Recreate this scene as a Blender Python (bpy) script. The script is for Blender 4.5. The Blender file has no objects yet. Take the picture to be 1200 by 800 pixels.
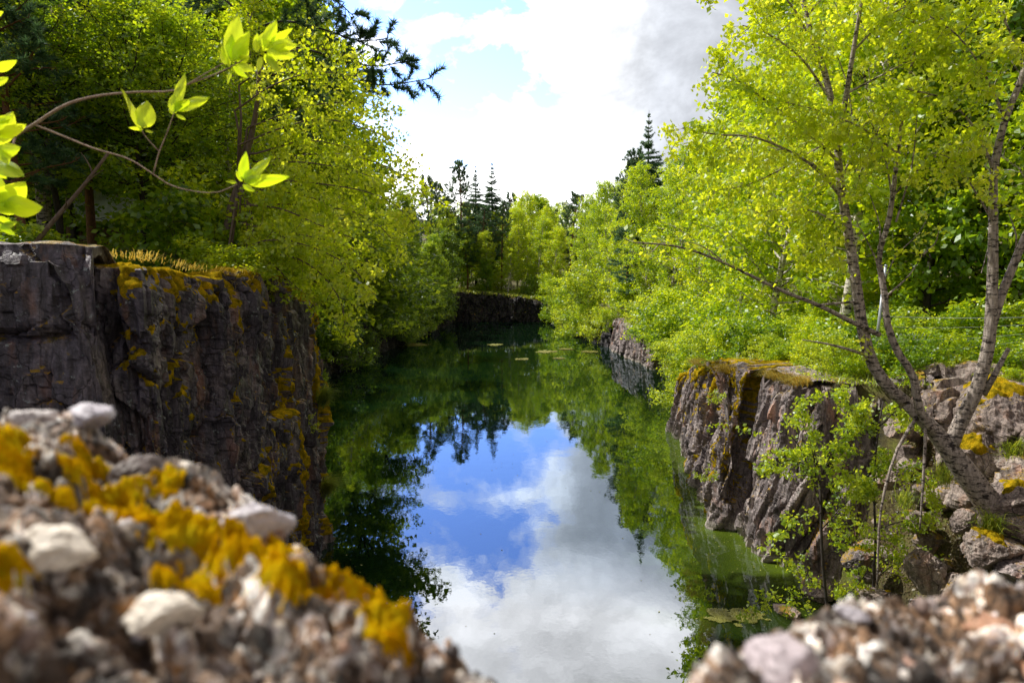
import bpy, math, numpy as np
from mathutils import Vector
PI = math.pi
scene = bpy.context.scene
COL = scene.collection
R = np.random.default_rng(7)

# ------------------------------------------------------------------ camera
CAM = np.array([0.0, 0.0, 7.0]); PITCH = math.radians(5.85)
cp_, sp_ = math.cos(PITCH), math.sin(PITCH)
def P(px, py, Y):
    """world point at forward distance Y on the sight line of a 1200x800 picture position"""
    a = (px-600)/800.0; b = (400-py)/800.0
    d = np.array([a, cp_+b*sp_, -sp_+b*cp_])
    return CAM + d*(Y/d[1])
cam_d = bpy.data.cameras.new('camera'); cam = bpy.data.objects.new('camera', cam_d); COL.objects.link(cam)
cam.location = CAM; cam.rotation_euler = (PI/2-PITCH, 0, 0)
cam_d.sensor_width = 36; cam_d.lens = 24; cam_d.clip_end = 3000; cam_d.clip_start = 0.02
cam_d.dof.use_dof = True; cam_d.dof.focus_distance = 17; cam_d.dof.aperture_fstop = 2.1
scene.camera = cam

# ------------------------------------------------------------------ noise
def _h(ix, iy, iz, s):
    h = (ix*374761393 + iy*668265263 + iz*2147483647 + s*974634777) & 0xffffffff
    h = ((h ^ (h >> 13))*1274126177) & 0xffffffff
    h = ((h ^ (h >> 16))*2246822519) & 0xffffffff
    return ((h ^ (h >> 15)) & 0xffffff)/float(0xffffff)
def vn(p, s=0):
    p = np.asarray(p, float); i = np.floor(p).astype(np.int64); f = p-i; f = f*f*(3-2*f)
    o = 0
    for a in (0, 1):
        for b in (0, 1):
            for c in (0, 1):
                w = (f[..., 0] if a else 1-f[..., 0])*(f[..., 1] if b else 1-f[..., 1])*(f[..., 2] if c else 1-f[..., 2])
                o = o + w*_h(i[..., 0]+a, i[..., 1]+b, i[..., 2]+c, s)
    return o*2-1
def fbm(p, oct=4, s=0, rough=.5):
    p = np.asarray(p, float); o = 0; a = 1; t = 0
    for k in range(oct):
        o = o + a*vn(p*(2.03**k)+k*7.3, s+k); t += a; a *= rough
    return o/t
def st3(x, y, z=0.0):
    x, y, z = np.broadcast_arrays(x, y, z); return np.stack([x, y, z], -1)
def facets(u, v, cu, cv, amp, tilt, s):
    """blocky joints: every cell of a jittered grid is its own tilted plane"""
    U = u/cu; V = v/cv; iu = np.floor(U).astype(np.int64); iv = np.floor(V).astype(np.int64)
    bd = np.full(U.shape, 1e9); bd2 = bd.copy(); bo = np.zeros(U.shape)
    for a in (-1, 0, 1):
        for b in (-1, 0, 1):
            cu_, cv_ = iu+a, iv+b
            du = U-(cu_+_h(cu_, cv_, 0*cu_, s)); dv = V-(cv_+_h(cu_, cv_, 0*cu_, s+1))
            d = du*du+dv*dv
            o = amp*(_h(cu_, cv_, 0*cu_, s+2)*2-1) + tilt*(du*(_h(cu_, cv_, 0*cu_, s+3)*2-1)+dv*(_h(cu_, cv_, 0*cu_, s+4)*2-1))
            m = d < bd
            bd2 = np.where(m, bd, np.minimum(bd2, d)); bo = np.where(m, o, bo); bd = np.where(m, d, bd)
    return bo, np.sqrt(bd2)-np.sqrt(bd)
def sm(x, a, b):
    t = np.clip((np.asarray(x, float)-a)/(b-a), 0, 1); return t*t*(3-2*t)
def unit(v):
    v = np.asarray(v, float); return v/(np.linalg.norm(v, axis=-1, keepdims=True)+1e-9)

# ------------------------------------------------------------------ mesh builder
class MB:
    def __init__(s): s.v = []; s.q = []; s.t = []; s.a = []; s.n = 0
    def add(s, v, q=None, t=None, a=0.5):
        v = np.asarray(v, float).reshape(-1, 3)
        if q is not None and len(q): s.q.append(np.asarray(q, np.int64)+s.n)
        if t is not None and len(t): s.t.append(np.asarray(t, np.int64)+s.n)
        s.a.append(np.broadcast_to(np.asarray(a, float), (len(v),)).copy()); s.v.append(v); s.n += len(v)
    def build(s, name, mat, parent=None, smooth=True, loc=None):
        v = np.concatenate(s.v); at = np.concatenate(s.a)
        q = np.concatenate(s.q) if s.q else np.zeros((0, 4), np.int64)
        t = np.concatenate(s.t) if s.t else np.zeros((0, 3), np.int64)
        if loc is not None: v = v-np.asarray(loc)
        me = bpy.data.meshes.new(name)
        me.vertices.add(len(v)); me.vertices.foreach_set('co', v.astype(np.float32).ravel())
        li = np.concatenate([q.ravel(), t.ravel()]).astype(np.int32)
        me.loops.add(len(li)); me.loops.foreach_set('vertex_index', li)
        n = len(q)+len(t); me.polygons.add(n)
        ls = np.concatenate([np.arange(len(q))*4, len(q)*4+np.arange(len(t))*3]).astype(np.int32)
        me.polygons.foreach_set('loop_start', ls)
        me.polygons.foreach_set('use_smooth', np.full(n, smooth))
        me.update(calc_edges=True)
        A = me.attributes.new('lv', 'FLOAT', 'POINT'); A.data.foreach_set('value', at.astype(np.float32))
        me.materials.append(mat)
        o = bpy.data.objects.new(name, me); COL.objects.link(o)
        if parent is not None: o.parent = parent
        elif loc is not None: o.location = loc
        return o
    def tube(s, pts, rad, n=6, a=0.5, cap=True):
        pts = np.asarray(pts, float); k = len(pts); rad = np.broadcast_to(np.asarray(rad, float), (k,))
        tg = unit(np.gradient(pts, axis=0)); up = np.array([0.13, 0.27, 1.0])
        if abs(np.dot(tg[0], unit(up))) > .9: up = np.array([1.0, .2, .1])
        x = unit(np.cross(tg, up)); y = np.cross(tg, x)
        an = np.arange(n)*2*PI/n
        v = pts[:, None]+rad[:, None, None]*(x[:, None]*np.cos(an)[None, :, None]+y[:, None]*np.sin(an)[None, :, None])
        i = np.arange(k-1)[:, None]*n; j = np.arange(n)[None]; j2 = (j+1) % n
        q = np.stack([i+j, i+j2, i+n+j2, i+n+j], -1).reshape(-1, 4)
        t = None; v = v.reshape(-1, 3)
        if cap:
            v = np.concatenate([v, pts[:1], pts[-1:]]); c0, c1 = k*n, k*n+1; b = (k-1)*n
            t = [[c0, (m+1) % n, m] for m in range(n)]+[[c1, b+m, b+(m+1) % n] for m in range(n)]
        s.add(v, q, t, a)
    def box(s, c, sz, a=.5, ax=None):
        c = np.asarray(c, float); sz = np.asarray(sz, float)/2
        ax = np.eye(3) if ax is None else np.asarray(ax)
        g = np.array([[x, y, z] for x in (-1, 1) for y in (-1, 1) for z in (-1, 1)], float)*sz
        s.add(c+g@ax, [[0, 1, 3, 2], [4, 6, 7, 5], [0, 4, 5, 1], [2, 3, 7, 6], [0, 2, 6, 4], [1, 5, 7, 3]], None, a)
def grid_q(a, b):
    i = np.arange(a-1)[:, None]*b; j = np.arange(b-1)[None]
    return np.stack([i+j, i+j+1, i+b+j+1, i+b+j], -1).reshape(-1, 4)

def tag(o, label=None, cat=None, group=None, kind=None):
    if label: o['label'] = label
    if cat: o['category'] = cat
    if group: o['group'] = group
    if kind: o['kind'] = kind
    return o
def empty(name, loc=(0, 0, 0)):
    o = bpy.data.objects.new(name, None); COL.objects.link(o); o.location = tuple(loc); o.empty_display_size = .2
    return o
def kids(o): return [c for c in PARENTS.get(o.name, [])]
PARENTS = {}
def reg(root, *cs): PARENTS[root.name] = list(cs); return root
def dup(root):
    r = root.copy(); COL.objects.link(r); new = []
    for c in kids(root):
        d = c.copy(); COL.objects.link(d); d.parent = r; new.append(d)
    PARENTS[r.name] = new
    return r

# ------------------------------------------------------------------ materials
def NT(name):
    m = bpy.data.materials.new(name); m.use_nodes = True; nt = m.node_tree; nt.nodes.clear()
    return m, nt, nt.nodes, nt.links
def nd(nt, typ, ins=None, **kw):
    n = nt.nodes.new(typ)
    for k, v in kw.items(): setattr(n, k, v)
    for k, v in (ins or {}).items():
        if isinstance(v, bpy.types.NodeSocket): nt.links.new(v, n.inputs[k])
        else: n.inputs[k].default_value = v
    return n
def ramp(nt, fac, stops, interp='LINEAR'):
    n = nt.nodes.new('ShaderNodeValToRGB'); nt.links.new(fac, n.inputs[0]); cr = n.color_ramp; cr.interpolation = interp
    while len(cr.elements) < len(stops): cr.elements.new(.5)
    for e, (p, c) in zip(cr.elements, stops): e.position = p; e.color = (c[0], c[1], c[2], 1) if hasattr(c, '__len__') else (c, c, c, 1)
    return n.outputs[0]
def mixc(nt, f, a, b, mode='MIX'):
    n = nt.nodes.new('ShaderNodeMix'); n.data_type = 'RGBA'; n.blend_type = mode; n.clamp_factor = True
    for k, v in ((0, f), (6, a), (7, b)):
        if isinstance(v, bpy.types.NodeSocket): nt.links.new(v, n.inputs[k])
        else: n.inputs[k].default_value = v if k == 0 else (v[0], v[1], v[2], 1)
    return n.outputs[2]
def math_(nt, op, a, b=0.0, c=None, clamp=False):
    n = nt.nodes.new('ShaderNodeMath'); n.operation = op; n.use_clamp = clamp
    for k, v in enumerate((a, b, c)):
        if v is None: continue
        if isinstance(v, bpy.types.NodeSocket): nt.links.new(v, n.inputs[k])
        else: n.inputs[k].default_value = v
    return n.outputs[0]
def noise(nt, vec, scale, detail=4, rough=.55, dist=0.0):
    n = nd(nt, 'ShaderNodeTexNoise', {'Scale': scale, 'Detail': detail, 'Roughness': rough, 'Distortion': dist})
    if vec is not None: nt.links.new(vec, n.inputs['Vector'])
    return n.outputs['Fac']
def mapped(nt, vec, sc=(1, 1, 1), rot=(0, 0, 0)):
    return nd(nt, 'ShaderNodeMapping', {'Vector': vec, 'Scale': sc, 'Rotation': rot}).outputs[0]
def geo_pos(nt): return nd(nt, 'ShaderNodeNewGeometry').outputs['Position']

def leaf_mat(name, dark, mid, lite, trans=.62, var=.5, gloss=.05, dd=.70):
    m, nt, N, L = NT(name)
    at = nd(nt, 'ShaderNodeAttribute', attribute_name='lv').outputs['Fac']
    oi = nd(nt, 'ShaderNodeObjectInfo').outputs['Random']
    f = math_(nt, 'ADD', math_(nt, 'MULTIPLY', at, 1-var*.5), math_(nt, 'MULTIPLY', oi, var*.5))
    if gloss < .06 and dd > .6: f = math_(nt, 'ADD', math_(nt, 'MULTIPLY', math_(nt, 'SUBTRACT', f, .5), 1.25), .5, clamp=True)
    c = ramp(nt, f, [(0, dark), (.45, mid), (1, lite)])
    cd = mixc(nt, 1.0, c, (dd*.62, dd*.8, dd), 'MULTIPLY')
    di = nd(nt, 'ShaderNodeBsdfDiffuse', {'Color': cd}).outputs[0]
    tr = nd(nt, 'ShaderNodeBsdfTranslucent', {'Color': c}).outputs[0]
    gl = nd(nt, 'ShaderNodeBsdfGlossy', {'Color': (.9, .95, 1, 1), 'Roughness': .42}).outputs[0]
    a = nd(nt, 'ShaderNodeMixShader', {0: trans, 1: di, 2: tr}).outputs[0]
    b = nd(nt, 'ShaderNodeMixShader', {0: gloss, 1: a, 2: gl}).outputs[0]
    nd(nt, 'ShaderNodeOutputMaterial', {'Surface': b})
    return m
M = {}
M['birch_leaf'] = leaf_mat('birch_leaf', (.26, .42, .010), (.70, .84, .008), (1, .98, .03))
M['birch_leaf_near'] = leaf_mat('birch_leaf_near', (.28, .46, .006), (.80, .90, .008), (1, 1, .06), gloss=.05)
M['broad_leaf'] = leaf_mat('broad_leaf', (.12, .26, .010), (.42, .60, .010), (.85, .92, .02))
M['dark_leaf'] = leaf_mat('dark_leaf', (.11, .22, .010), (.42, .60, .010), (.86, .92, .02))
M['bush_leaf'] = leaf_mat('bush_leaf', (.28, .42, .015), (.74, .84, .02), (1, 1, .08))
M['hero_leaf'] = leaf_mat('hero_leaf', (.50, .78, .01), (.78, .94, .015), (.92, .98, .03), trans=.65, gloss=.04)
M['shade_leaf'] = leaf_mat('shade_leaf', (.06, .12, .012), (.24, .38, .012), (.66, .78, .02))  # darker leaf colour, paints in the shade along the left bank
M['needle'] = leaf_mat('needle', (.08, .16, .07), (.19, .33, .14), (.32, .46, .18), trans=.3, gloss=.03)  # lightened colour stands in for haze over the far spruces
M['pine_needle'] = leaf_mat('pine_needle', (.05, .13, .05), (.12, .24, .08), (.24, .36, .10), trans=.35, gloss=.05)
M['grass'] = leaf_mat('grass_blade', (.22, .32, .02), (.55, .60, .03), (.80, .74, .14), trans=.5)
M['dry_grass'] = leaf_mat('dry_grass', (.48, .28, .03), (.80, .52, .06), (.92, .74, .20), trans=.45)
M['litter'] = leaf_mat('leaf_litter', (.09, .06, .03), (.28, .15, .06), (.55, .34, .14), trans=.2)

def bark_mat(name, c0, c1, patch=None, pscale=6, rough=.85):
    m, nt, N, L = NT(name)
    tc = nd(nt, 'ShaderNodeTexCoord').outputs['Object']
    n1 = noise(nt, mapped(nt, tc, (10, 10, 2.2)), 3, 6, .65)
    c = ramp(nt, n1, [(.3, c0), (.7, c1)])
    h = n1
    if patch:
        n2 = noise(nt, mapped(nt, tc, (pscale, pscale, pscale*2.6)), 1, 5, .6)
        pm = ramp(nt, n2, [(.50, 0), (.60, 1)])
        c = mixc(nt, pm, c, patch)
        n3 = noise(nt, mapped(nt, tc, (5, 5, 34)), 1.3, 5, .7, 1.2)
        c = mixc(nt, ramp(nt, n3, [(.66, 0), (.70, .75)]), c, patch)
    bu = nd(nt, 'ShaderNodeBump', {'Strength': .7, 'Distance': .03, 'Height': h}).outputs[0]
    b = nd(nt, 'ShaderNodeBsdfPrincipled', {'Base Color': c, 'Roughness': rough, 'Normal': bu}).outputs[0]
    nd(nt, 'ShaderNodeOutputMaterial', {'Surface': b})
    return m
M['birch_bark'] = bark_mat('birch_bark', (.55, .50, .46), (.82, .77, .72), (.05, .035, .03), 5)
M['old_birch_bark'] = bark_mat('old_birch_bark', (.13, .10, .085), (.60, .52, .46), (.03, .022, .02), 9)
M['dark_bark'] = bark_mat('dark_bark', (.018, .014, .012), (.07, .055, .05))
M['pine_bark'] = bark_mat('pine_bark', (.07, .035, .02), (.30, .13, .06))
M['twig'] = bark_mat('twig_bark', (.09, .06, .05), (.20, .15, .12))
M['grey_twig'] = bark_mat('grey_twig_bark', (.25, .17, .13), (.5, .38, .32))

def rock_mat(name, c0, c1, c2, lichen=(.35, .35, .32), moss=.0, streak=1.0, mosscol=((.10, .09, .01), (.48, .27, .012)), wet=None, rough=.75, fine=1.0):
    m, nt, N, L = NT(name)
    g = nd(nt, 'ShaderNodeNewGeometry'); pos = g.outputs['Position']
    n1 = noise(nt, mapped(nt, pos, (1.2, 1.2, .6)), 1.3, 8, .62, .4)
    c = ramp(nt, n1, [(.3, c0), (.5, c1), (.72, c2)])
    ns = noise(nt, mapped(nt, pos, (9*streak, 9*streak, .9), (.12, .1, 0)), 1.2, 5, .6, .3)
    c = mixc(nt, ramp(nt, ns, [(.38, .75), (.6, 0)]), c, tuple(x*.35 for x in c0))
    nf = noise(nt, pos, 26*fine, 6, .7)
    c = mixc(nt, .75, c, ramp(nt, nf, [(.3, .45), (.5, 1.0), (.72, 1.9)]), 'MULTIPLY')
    nl = noise(nt, pos, 7*fine, 7, .75)
    c = mixc(nt, ramp(nt, nl, [(.60, 0), (.66, .8)]), c, lichen)
    rust = noise(nt, mapped(nt, pos, (2.5, 2.5, .7)), 1.0, 5, .6)
    c = mixc(nt, ramp(nt, rust, [(.56, 0), (.72, .55)]), c, (c2[0]*1.1, c2[1]*.62, c2[2]*.4))
    # thin cracks
    vo = nd(nt, 'ShaderNodeTexVoronoi', {'Scale': 1.6, 'Vector': nd(nt, 'ShaderNodeVectorMath', {0: mapped(nt, pos, (1.3, 1.3, .45), (.2, .15, 0)), 1: nd(nt, 'ShaderNodeTexNoise', {'Scale': 1.1, 'Detail': 6.0, 'Vector': pos}).outputs['Color']}, operation='ADD').outputs[0]}, feature='DISTANCE_TO_EDGE').outputs['Distance']
    ck = ramp(nt, vo, [(0, .7), (.012, 0)])
    c = mixc(nt, ck, c, (.008, .007, .008))
    if moss > 0:
        nm = noise(nt, mapped(nt, pos, (1.3, 1.3, .6)), 1.7, 7, .65)
        nz = nd(nt, 'ShaderNodeSeparateXYZ', {0: g.outputs['Normal']}).outputs[2]
        mk = math_(nt, 'ADD', nm, math_(nt, 'MULTIPLY', nz, .22))
        mc = ramp(nt, noise(nt, pos, 5, 5, .6), [(.35, mosscol[0]), (.68, mosscol[1])])
        c = mixc(nt, ramp(nt, mk, [(.80-moss*.4, 0), (.86-moss*.4, 1)]), c, mc)
    if wet is not None:
        z = nd(nt, 'ShaderNodeSeparateXYZ', {0: pos}).outputs[2]
        zz = math_(nt, 'ADD', z, math_(nt, 'MULTIPLY', math_(nt, 'SUBTRACT', nl, .5), .5))
        pale = ramp(nt, math_(nt, 'MULTIPLY', zz, 1.6), [(0, 0), (.06, .85), (.22, .6), (.4, 0)])
        c = mixc(nt, pale, c, wet)
    hgt = math_(nt, 'ADD', math_(nt, 'MULTIPLY', nf, .35), math_(nt, 'ADD', n1, math_(nt, 'MULTIPLY', ns, .6)))
    hgt = math_(nt, 'SUBTRACT', hgt, math_(nt, 'MULTIPLY', ck, .5))
    bu = nd(nt, 'ShaderNodeBump', {'Strength': .8, 'Distance': .06, 'Height': hgt}).outputs[0]
    b = nd(nt, 'ShaderNodeBsdfPrincipled', {'Base Color': c, 'Roughness': rough, 'Normal': bu}).outputs[0]
    nd(nt, 'ShaderNodeOutputMaterial', {'Surface': b})
    return m
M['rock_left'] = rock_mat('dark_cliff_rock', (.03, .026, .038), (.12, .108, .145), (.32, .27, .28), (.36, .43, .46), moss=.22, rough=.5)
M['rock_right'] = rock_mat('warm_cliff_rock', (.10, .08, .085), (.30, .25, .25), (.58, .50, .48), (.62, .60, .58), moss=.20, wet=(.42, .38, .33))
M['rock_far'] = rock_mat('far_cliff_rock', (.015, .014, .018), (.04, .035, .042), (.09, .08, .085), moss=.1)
M['rock_loose'] = rock_mat('loose_boulder_rock', (.17, .13, .12), (.34, .27, .24), (.50, .43, .38), (.5, .47, .42), moss=.22, fine=1.4)
M['rock_ledge'] = rock_mat('ledge_rock', (.12, .10, .09), (.25, .21, .2), (.4, .35, .33), moss=.2, fine=2)

def moss_mat(name, c0, c1, c2, sc=9, lo=.5):
    m, nt, N, L = NT(name)
    pos = geo_pos(nt)
    n = noise(nt, pos, sc, 5, .65); n2 = noise(nt, pos, sc*9, 3, .6)
    c = ramp(nt, n, [(.32, c0), (.5, c1), (.68, c2)])
    c = mixc(nt, .8, c, ramp(nt, n2, [(.3, lo), (.65, 1.5)]), 'MULTIPLY')
    bu = nd(nt, 'ShaderNodeBump', {'Strength': 1 if lo < .8 else .3, 'Distance': .03, 'Height': n2}).outputs[0]
    di = nd(nt, 'ShaderNodeBsdfDiffuse', {'Color': c, 'Normal': bu}).outputs[0]
    tr = nd(nt, 'ShaderNodeBsdfTranslucent', {'Color': c}).outputs[0]
    nd(nt, 'ShaderNodeOutputMaterial', {'Surface': nd(nt, 'ShaderNodeMixShader', {0: .2 if lo < .8 else .4, 1: di, 2: tr}).outputs[0]})
    return m
M['moss'] = moss_mat('golden_moss', (.12, .11, .008), (.42, .30, .012), (.75, .46, .015))
M['moss_bright'] = moss_mat('bright_golden_moss', (.80, .37, .003), (1, .60, .005), (1, .80, .02), 22, .75)
M['moss_olive'] = moss_mat('olive_moss', (.06, .06, .008), (.20, .16, .012), (.38, .27, .02))

def ground_mat():
    m, nt, N, L = NT('forest_floor'); pos = geo_pos(nt)
    n = noise(nt, pos, .9, 7, .65); n2 = noise(nt, pos, 14, 5, .7)
    c = ramp(nt, n, [(.35, (.03, .028, .015)), (.5, (.09, .075, .025)), (.65, (.13, .15, .02))])
    c = mixc(nt, .8, c, ramp(nt, n2, [(.3, .4), (.7, 1.7)]), 'MULTIPLY')
    bu = nd(nt, 'ShaderNodeBump', {'Strength': .8, 'Distance': .08, 'Height': n2}).outputs[0]
    nd(nt, 'ShaderNodeOutputMaterial', {'Surface': nd(nt, 'ShaderNodeBsdfPrincipled', {'Base Color': c, 'Roughness': .95, 'Normal': bu}).outputs[0]})
    return m
M['ground'] = ground_mat()

def water_mat():
    m, nt, N, L = NT('pond_water'); pos = geo_pos(nt)
    w = noise(nt, mapped(nt, pos, (1, .55, 1)), 1.6, 3, .5)
    w2 = noise(nt, pos, 9, 2, .5)
    cal = ramp(nt, noise(nt, pos, .25, 3, .5), [(.4, .25), (.65, 1)])
    hgt = math_(nt, 'MULTIPLY', math_(nt, 'ADD', w, math_(nt, 'MULTIPLY', w2, .10)), cal)
    bu = nd(nt, 'ShaderNodeBump', {'Strength': .10, 'Distance': .05, 'Height': hgt}).outputs[0]
    fr = nd(nt, 'ShaderNodeFresnel', {'IOR': 2.5, 'Normal': bu}).outputs[0]
    # shallow water by the banks is greener (distance to the bank stored on the mesh)
    at = nd(nt, 'ShaderNodeAttribute', attribute_name='lv').outputs['Fac']
    nn = noise(nt, pos, 1.2, 6, .65)
    sh = math_(nt, 'MULTIPLY', at, math_(nt, 'ADD', nn, .5), clamp=True)
    base = mixc(nt, sh, (.004, .014, .004), (.10, .15, .012))
    di = nd(nt, 'ShaderNodeBsdfDiffuse', {'Color': base}).outputs[0]
    gl = nd(nt, 'ShaderNodeBsdfGlossy', {'Color': (.72, .84, 1, 1), 'Roughness': .0, 'Normal': bu}).outputs[0]
    nd(nt, 'ShaderNodeOutputMaterial', {'Surface': nd(nt, 'ShaderNodeMixShader', {0: fr, 1: di, 2: gl}).outputs[0]})
    return m
M['water'] = water_mat()

def attr_stone_mat():
    m, nt, N, L = NT('pebble_stone'); pos = geo_pos(nt)
    at = nd(nt, 'ShaderNodeAttribute', attribute_name='lv').outputs['Fac']
    c = ramp(nt, at, [(0, (.03, .02, .02)), (.22, (.09, .065, .06)), (.45, (.20, .14, .12)), (.58, (.42, .22, .13)), (.68, (.42, .40, .46)), (.85, (.66, .60, .52)), (1, (.93, .88, .78))])
    c = mixc(nt, .7, c, ramp(nt, noise(nt, pos, 90, 5, .7), [(.3, .5), (.7, 1.5)]), 'MULTIPLY')
    nd(nt, 'ShaderNodeOutputMaterial', {'Surface': nd(nt, 'ShaderNodeBsdfPrincipled', {'Base Color': c, 'Roughness': .55}).outputs[0]})
    return m
M['pebble'] = attr_stone_mat()
def fore_rock():
    m, nt, N, L = NT('conglomerate_rock'); pos = geo_pos(nt)
    wp = nd(nt, 'ShaderNodeVectorMath', {0: pos, 1: nd(nt, 'ShaderNodeVectorMath', {0: nd(nt, 'ShaderNodeTexNoise', {'Scale': 14.0, 'Detail': 4.0, 'Vector': pos}).outputs['Color'], 1: (.06, .06, .06)}, operation='MULTIPLY').outputs[0]}, operation='ADD').outputs[0]
    vo = nd(nt, 'ShaderNodeTexVoronoi', {'Scale': 30.0, 'Vector': wp}); v = nd(nt, 'ShaderNodeSeparateColor', {0: vo.outputs['Color']}).outputs[0]
    vo2 = nd(nt, 'ShaderNodeTexVoronoi', {'Scale': 75.0, 'Vector': wp}); v2 = nd(nt, 'ShaderNodeSeparateColor', {0: vo2.outputs['Color']}).outputs[1]
    vv = math_(nt, 'ADD', math_(nt, 'MULTIPLY', v, .6), math_(nt, 'MULTIPLY', v2, .4))
    c = ramp(nt, vv, [(.16, (.03, .02, .014)), (.36, (.18, .10, .05)), (.50, (.42, .27, .17)), (.60, (.50, .45, .46)), (.70, (.80, .70, .58)), (.82, (.97, .95, .92))])
    n = noise(nt, pos, 5, 7, .7)
    c = mixc(nt, ramp(nt, n, [(.38, .9), (.54, 0)]), c, (.035, .022, .015))  # broad dark tone painted in for the black shadow of hollows
    c = mixc(nt, ramp(nt, noise(nt, pos, 6.3, 6, .7), [(.58, 0), (.68, .8)]), c, (.62, .26, .02))
    c = mixc(nt, 1.0, c, ramp(nt, noise(nt, pos, 9, 4, .6), [(.36, .2), (.48, .9), (.60, 1.9)]), 'MULTIPLY')
    nb2 = noise(nt, pos, 60, 6, .7)
    c = mixc(nt, .6, c, ramp(nt, nb2, [(.35, .4), (.65, 1.5)]), 'MULTIPLY')
    bu = nd(nt, 'ShaderNodeBump', {'Strength': .9, 'Distance': .012, 'Height': nb2}).outputs[0]
    nd(nt, 'ShaderNodeOutputMaterial', {'Surface': nd(nt, 'ShaderNodeBsdfPrincipled', {'Base Color': c, 'Roughness': .5, 'Normal': bu}).outputs[0]})
    return m
M['fore_rock'] = fore_rock()
def plain(name, col, rough=.6, metal=0.0, nsc=8, amt=.4):
    m, nt, N, L = NT(name); pos = geo_pos(nt)
    c = mixc(nt, amt, col, ramp(nt, noise(nt, pos, nsc, 6, .65), [(.3, .4), (.7, 1.5)]), 'MULTIPLY')
    nd(nt, 'ShaderNodeOutputMaterial', {'Surface': nd(nt, 'ShaderNodeBsdfPrincipled', {'Base Color': c, 'Roughness': rough, 'Metallic': metal}).outputs[0]})
    return m
M['tin'] = plain('galvanised_tin', (.9, .92, .96), .35, .15)
M['wire'] = plain('fence_wire', (.5, .55, .6), .4, .6)
M['planks'] = plain('weathered_planks', (.16, .09, .05), .8, 0, 5, .7)
M['scum'] = leaf_mat('floating_algae', (.30, .24, .03), (.55, .42, .06), (.78, .62, .14), trans=.05)

# ------------------------------------------------------------------ the pond outline and the terrain
POND = np.array([(0, 1.7), (-3, 2.2), (-7, 3.5), (-11, 6), (-11, 8.3), (-5.2, 8.8), (-5.4, 9.45), (-5.0, 9.7), (-4.75, 16.5), (-5.6, 18.2), (-9.5, 21), (-12.5, 32), (-12.5, 48),
                 (-10, 70), (-8, 95), (5.5, 95), (7.0, 80), (8.9, 62), (10, 49), (12, 43), (10.5, 34), (7.2, 30.3), (6.1, 22), (5.45, 18.1), (7.5, 19.2), (7.7, 18.5),
                 (6.1, 17.7), (6.3, 15.2), (7.4, 14.4), (7.2, 12.0), (7.0, 9), (6.5, 5), (4, 2.5)], float)
def sdist(x, y):
    """signed distance to the pond outline, negative inside"""
    x = np.asarray(x, float); y = np.asarray(y, float)
    d = np.full(x.shape, 1e9); ins = np.zeros(x.shape, bool); n = len(POND)
    for i in range(n):
        a, b = POND[i], POND[(i+1) % n]; e = b-a
        t = np.clip(((x-a[0])*e[0]+(y-a[1])*e[1])/(e@e), 0, 1)
        d = np.minimum(d, np.hypot(x-a[0]-t*e[0], y-a[1]-t*e[1]))
        c = ((a[1] > y) != (b[1] > y)); xs = a[0]+(y-a[1])/(e[1] if abs(e[1]) > 1e-9 else 1e-9)*e[0]
        ins ^= c & (x < xs)
    return np.where(ins, -d, d)
def plateau(x, y):
    x = np.asarray(x, float); y = np.asarray(y, float)
    left = 6.9-.45*sm(y, 10, 16)-1.1*sm(y, 17, 30)-.9*sm(y, 50, 90)
    right = 4.45-1.6*sm(y, 18, 32)+0*y
    w = sm(x, -3, 4)
    z = left*(1-w)+right*w
    far = 3.9-.9*sm(x, -8, 6)+sm(y, 97, 130)*2.2
    z = z*(1-sm(y, 88, 96))+far*sm(y, 88, 96)
    near = 5.6
    k = sm(y, 6.5, 3.0)*sm(x, 8.5, 4)*sm(x, -11, -7); z = z*(1-k)+near*k
    z = z+np.clip(x-10, 0, 60)*.11+np.clip(-x-14, 0, 80)*.20+np.clip(y-130, 0, 200)*.10
    return z
def G(x, y):
    x = np.asarray(x, float); y = np.asarray(y, float)
    d = sdist(x, y); z = plateau(x, y)
    nz = fbm(st3(x*.25, y*.25), 3, 3)*.35
    # rubble slope at the near right bank
    rub = sm(y, 15.6, 14.0)*sm(y, 3, 6)*sm(x, 5, 6)
    zs = np.minimum(.2+d*2.6, 2.5+d*.75); z = np.where(rub > .5, np.minimum(z, zs), z)
    off = np.where(rub > .5, 0.05, .8)
    z = z+nz*sm(d, .8, 4)
    return np.where(d < off, -3.0, z)
def gz(x, y): return float(G(np.array([x]), np.array([y]))[0])

def make_ground():
    ax = np.concatenate([-np.geomspace(600, 34, 26)[:-1], np.arange(-34, 34.01, .45), np.geomspace(34, 600, 26)[1:]])
    ay = np.concatenate([[-600, -300, -120, -50, -20, -8], np.arange(-3, 40, .4), np.arange(40, 132, .9), np.geomspace(134, 900, 24)])
    X, Y = np.meshgrid(ax, ay, indexing='ij'); Z = G(X, Y)
    b = MB(); b.add(st3(X, Y, Z), grid_q(len(ax), len(ay))[:, ::-1]); tag(b.build('ground', M['ground']), kind='structure')
make_ground()
def make_water():
    ax = np.arange(-14, 14.01, .25); ay = np.arange(1, 97, .35)
    X, Y = np.meshgrid(ax, ay, indexing='ij'); d = -sdist(X, Y)
    a = np.exp(-np.clip(d, 0, 9)/.9)*sm(X, 0, 4)*sm(Y, 45, 20)*(.9)+.10*sm(X, 0, 5)*sm(Y, 40, 20)
    b = MB(); b.add(st3(X, Y, 0*X), grid_q(len(ax), len(ay))[:, ::-1], None, a.ravel()); tag(b.build('water', M['water']), kind='structure')
make_water()

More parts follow.
